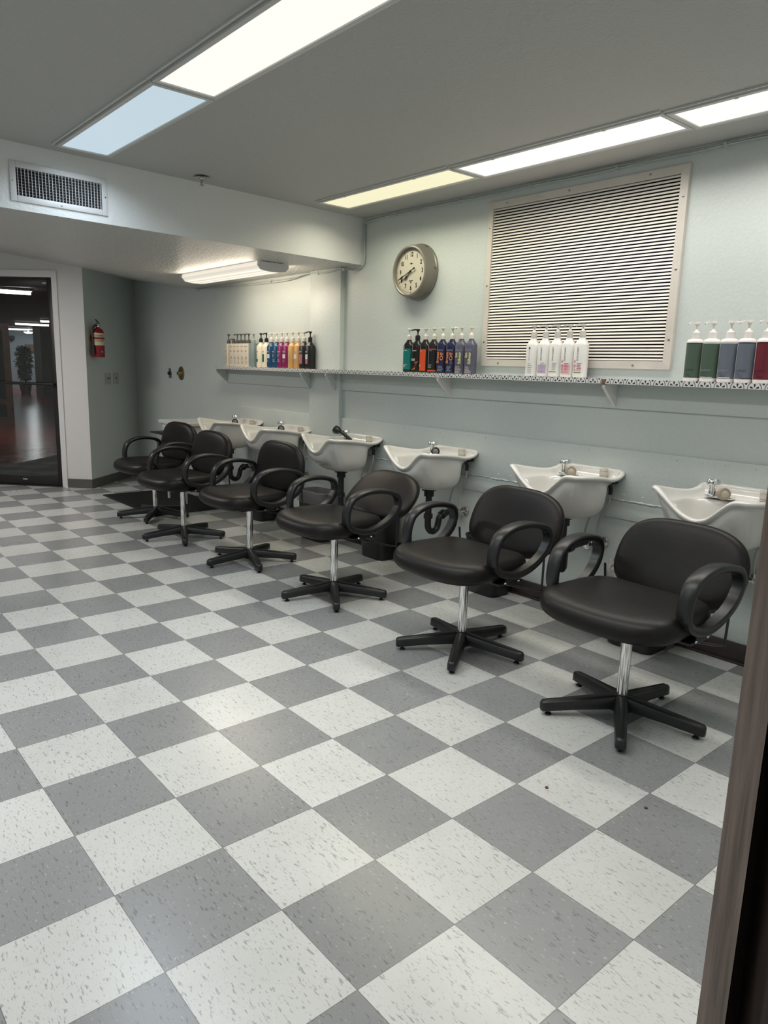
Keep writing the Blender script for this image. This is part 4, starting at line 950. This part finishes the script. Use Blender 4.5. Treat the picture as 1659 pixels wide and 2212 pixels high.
strip(-.78, 14.4, 1.55, .16, 2.475, 'strip light seen highest through the glass door', 9.0)
strip(-.03, 27.3, 1.0, .22, 2.475, 'long strip light by the dark side wall of the corridor')
strip(-1.0, 32.3, 1.5, .22, 2.475, 'strip light over the display case seen through the glass door')
strip(.32, 24.6, .24, .16, 2.475, 'short strip light at the edge of the glass door', 2.5)
t = thing('ceiling_lamp', 'round white lamp over the corridor plant', 'light', (*K(-.20, 34.4), 2.44)); bm = B(); lathe(bm, [(.10, -.06), (.17, -.03), (.17, 0)], 24); obj('diffuser', bm, emit('round_glow', (.92, .97, 1), 60.0), t)
bm = B(); lathe(bm, [(.03, .001), (.03, .08)], 10); obj('stem', bm, M_['vent'], t)
bm = B(); prism(bm, [D(.32, .16), D(1.78, .16), D(1.78, 2.7), D(.32, 2.7)][::-1], -.0005, .008); tag(obj('door_mat', bm, M_['rubber_mat'], None, 0), 'black mat behind the glass door on the red-brown floor', 'mat')
# plant
t = thing('potted_tree', 'leafy potted tree far down the corridor', 'plant', (*K(-.40, 31.5), 0))
bm = B(); lathe(bm, [(.16, 0), (.22, .34), (.24, .36), (.20, .36), (.19, .30)], 20); obj('pot', bm, M_['pot'], t)
bm = B(); tube(bm, [V(0, 0, .3), V(.03, .02, .7), V(-.02, 0, 1.2), V(.02, 0, 1.7)], .025, 8, k=4)
for k in range(9):
    a = k*2.4; z = .8+k*.1; tube(bm, [V(0, 0, z), V(.15*math.cos(a), .15*math.sin(a), z+.18), V(.32*math.cos(a), .32*math.sin(a), z+.25)], .010, 6, k=3)
obj('trunk', bm, M_['bark'], t)
bm = B(); rnd = random.Random(11)
for k in range(1500):
    a = rnd.uniform(0, 2*PI); r = .24*math.sqrt(rnd.random()); z = rnd.uniform(.55, 1.80); r *= .55+.6*math.sin((z-.45)/1.6*PI)
    p = V(r*math.cos(a), r*math.sin(a), z); d = V(rnd.uniform(-1, 1), rnd.uniform(-1, 1), rnd.uniform(-1, .3)).normalized(); s = d.orthogonal().normalized(); L = rnd.uniform(.09, .15)
    add(bm, [p, p+d*L*.5+s*.030, p+d*L, p+d*L*.5-s*.030], [(0, 1, 2, 3)])
obj('foliage', bm, M_['leaf'], t, 0, fix=False)
bm = B(); bx(bm, -.34, .0, -.02, .02, 1.62, 1.97); o = tag(obj('notice_board', bm, M_['case_wood'], None, 0, 0, (*K(-.05, 36.1), 0), (0, 0, math.atan2(.965, .262)-PI/2)), 'brown notice board on the far corridor wall', 'board')
bm = B(); bx(bm, -.12, .12, -.30, 0, 2.12, 2.30, .02); bx(bm, -.03, .03, -.1, .12, 2.05, 2.14); tag(obj('wall_camera', bm, M_['black_plastic'], None, 0, 0, (*K(-.88, 36.19), 0), (0, 0, math.atan2(.965, .262)-PI/2)), 'small dark camera on the far corridor wall', 'camera')

# crumbs on the tiles
for (x, y, lb) in ((1.279, -.076, 'brown crumb on a white tile before the first chair'), (1.436, -.341, 'brown crumb on a grey tile by the wooden jamb')):
    bm = B(); lathe(bm, [(.001, .0005), (.006, .001), (.005, .004), (.001, .005)], 9); tag(obj('crumb', bm, M_['crumb'], None, 0, 0, (x, y, 0)), lb, 'crumb')

# ------------------------------------------------------------------ world, camera, view
w = bpy.data.worlds.new('world'); S.world = w; w.use_nodes = True
w.node_tree.nodes['Background'].inputs['Color'].default_value = (.55, .60, .66, 1); w.node_tree.nodes['Background'].inputs['Strength'].default_value = .12
cam = bpy.data.cameras.new('camera'); co = bpy.data.objects.new('camera', cam); COL.objects.link(co); S.camera = co
yaw, pitch, roll = -.711588680, -.194408115, .0295607513
cy_, sy_ = math.cos(yaw), math.sin(yaw); cp, sp = math.cos(pitch), math.sin(pitch)
f = V(-sy_*cp, cy_*cp, sp); r = V(cy_, sy_, 0); u = r.cross(f); rr = r*math.cos(roll)+u*math.sin(roll); uu = -r*math.sin(roll)+u*math.cos(roll)
M4 = Matrix((rr, uu, -f)).transposed().to_4x4(); M4.translation = V(-.55606, -1.34539, 1.33252); co.matrix_world = M4
cam.sensor_fit = 'VERTICAL'; cam.sensor_height = 24.0; cam.lens = 24.0*1562.69/2212; cam.clip_start = .02; cam.clip_end = 200
S.view_settings.view_transform = 'Standard'; S.view_settings.look = 'None'; S.view_settings.gamma = 1; S.view_settings.use_curve_mapping = False
S.view_settings.exposure = 0.0
S.cycles.use_denoising = True; S.cycles.max_bounces = 8; S.cycles.diffuse_bounces = 4; S.cycles.glossy_bounces = 4; S.cycles.transmission_bounces = 8
S.cycles.use_adaptive_sampling = True; S.cycles.adaptive_threshold = 0.03
S.cycles.sample_clamp_indirect = 6.0; S.cycles.caustics_reflective = False; S.cycles.caustics_refractive = False
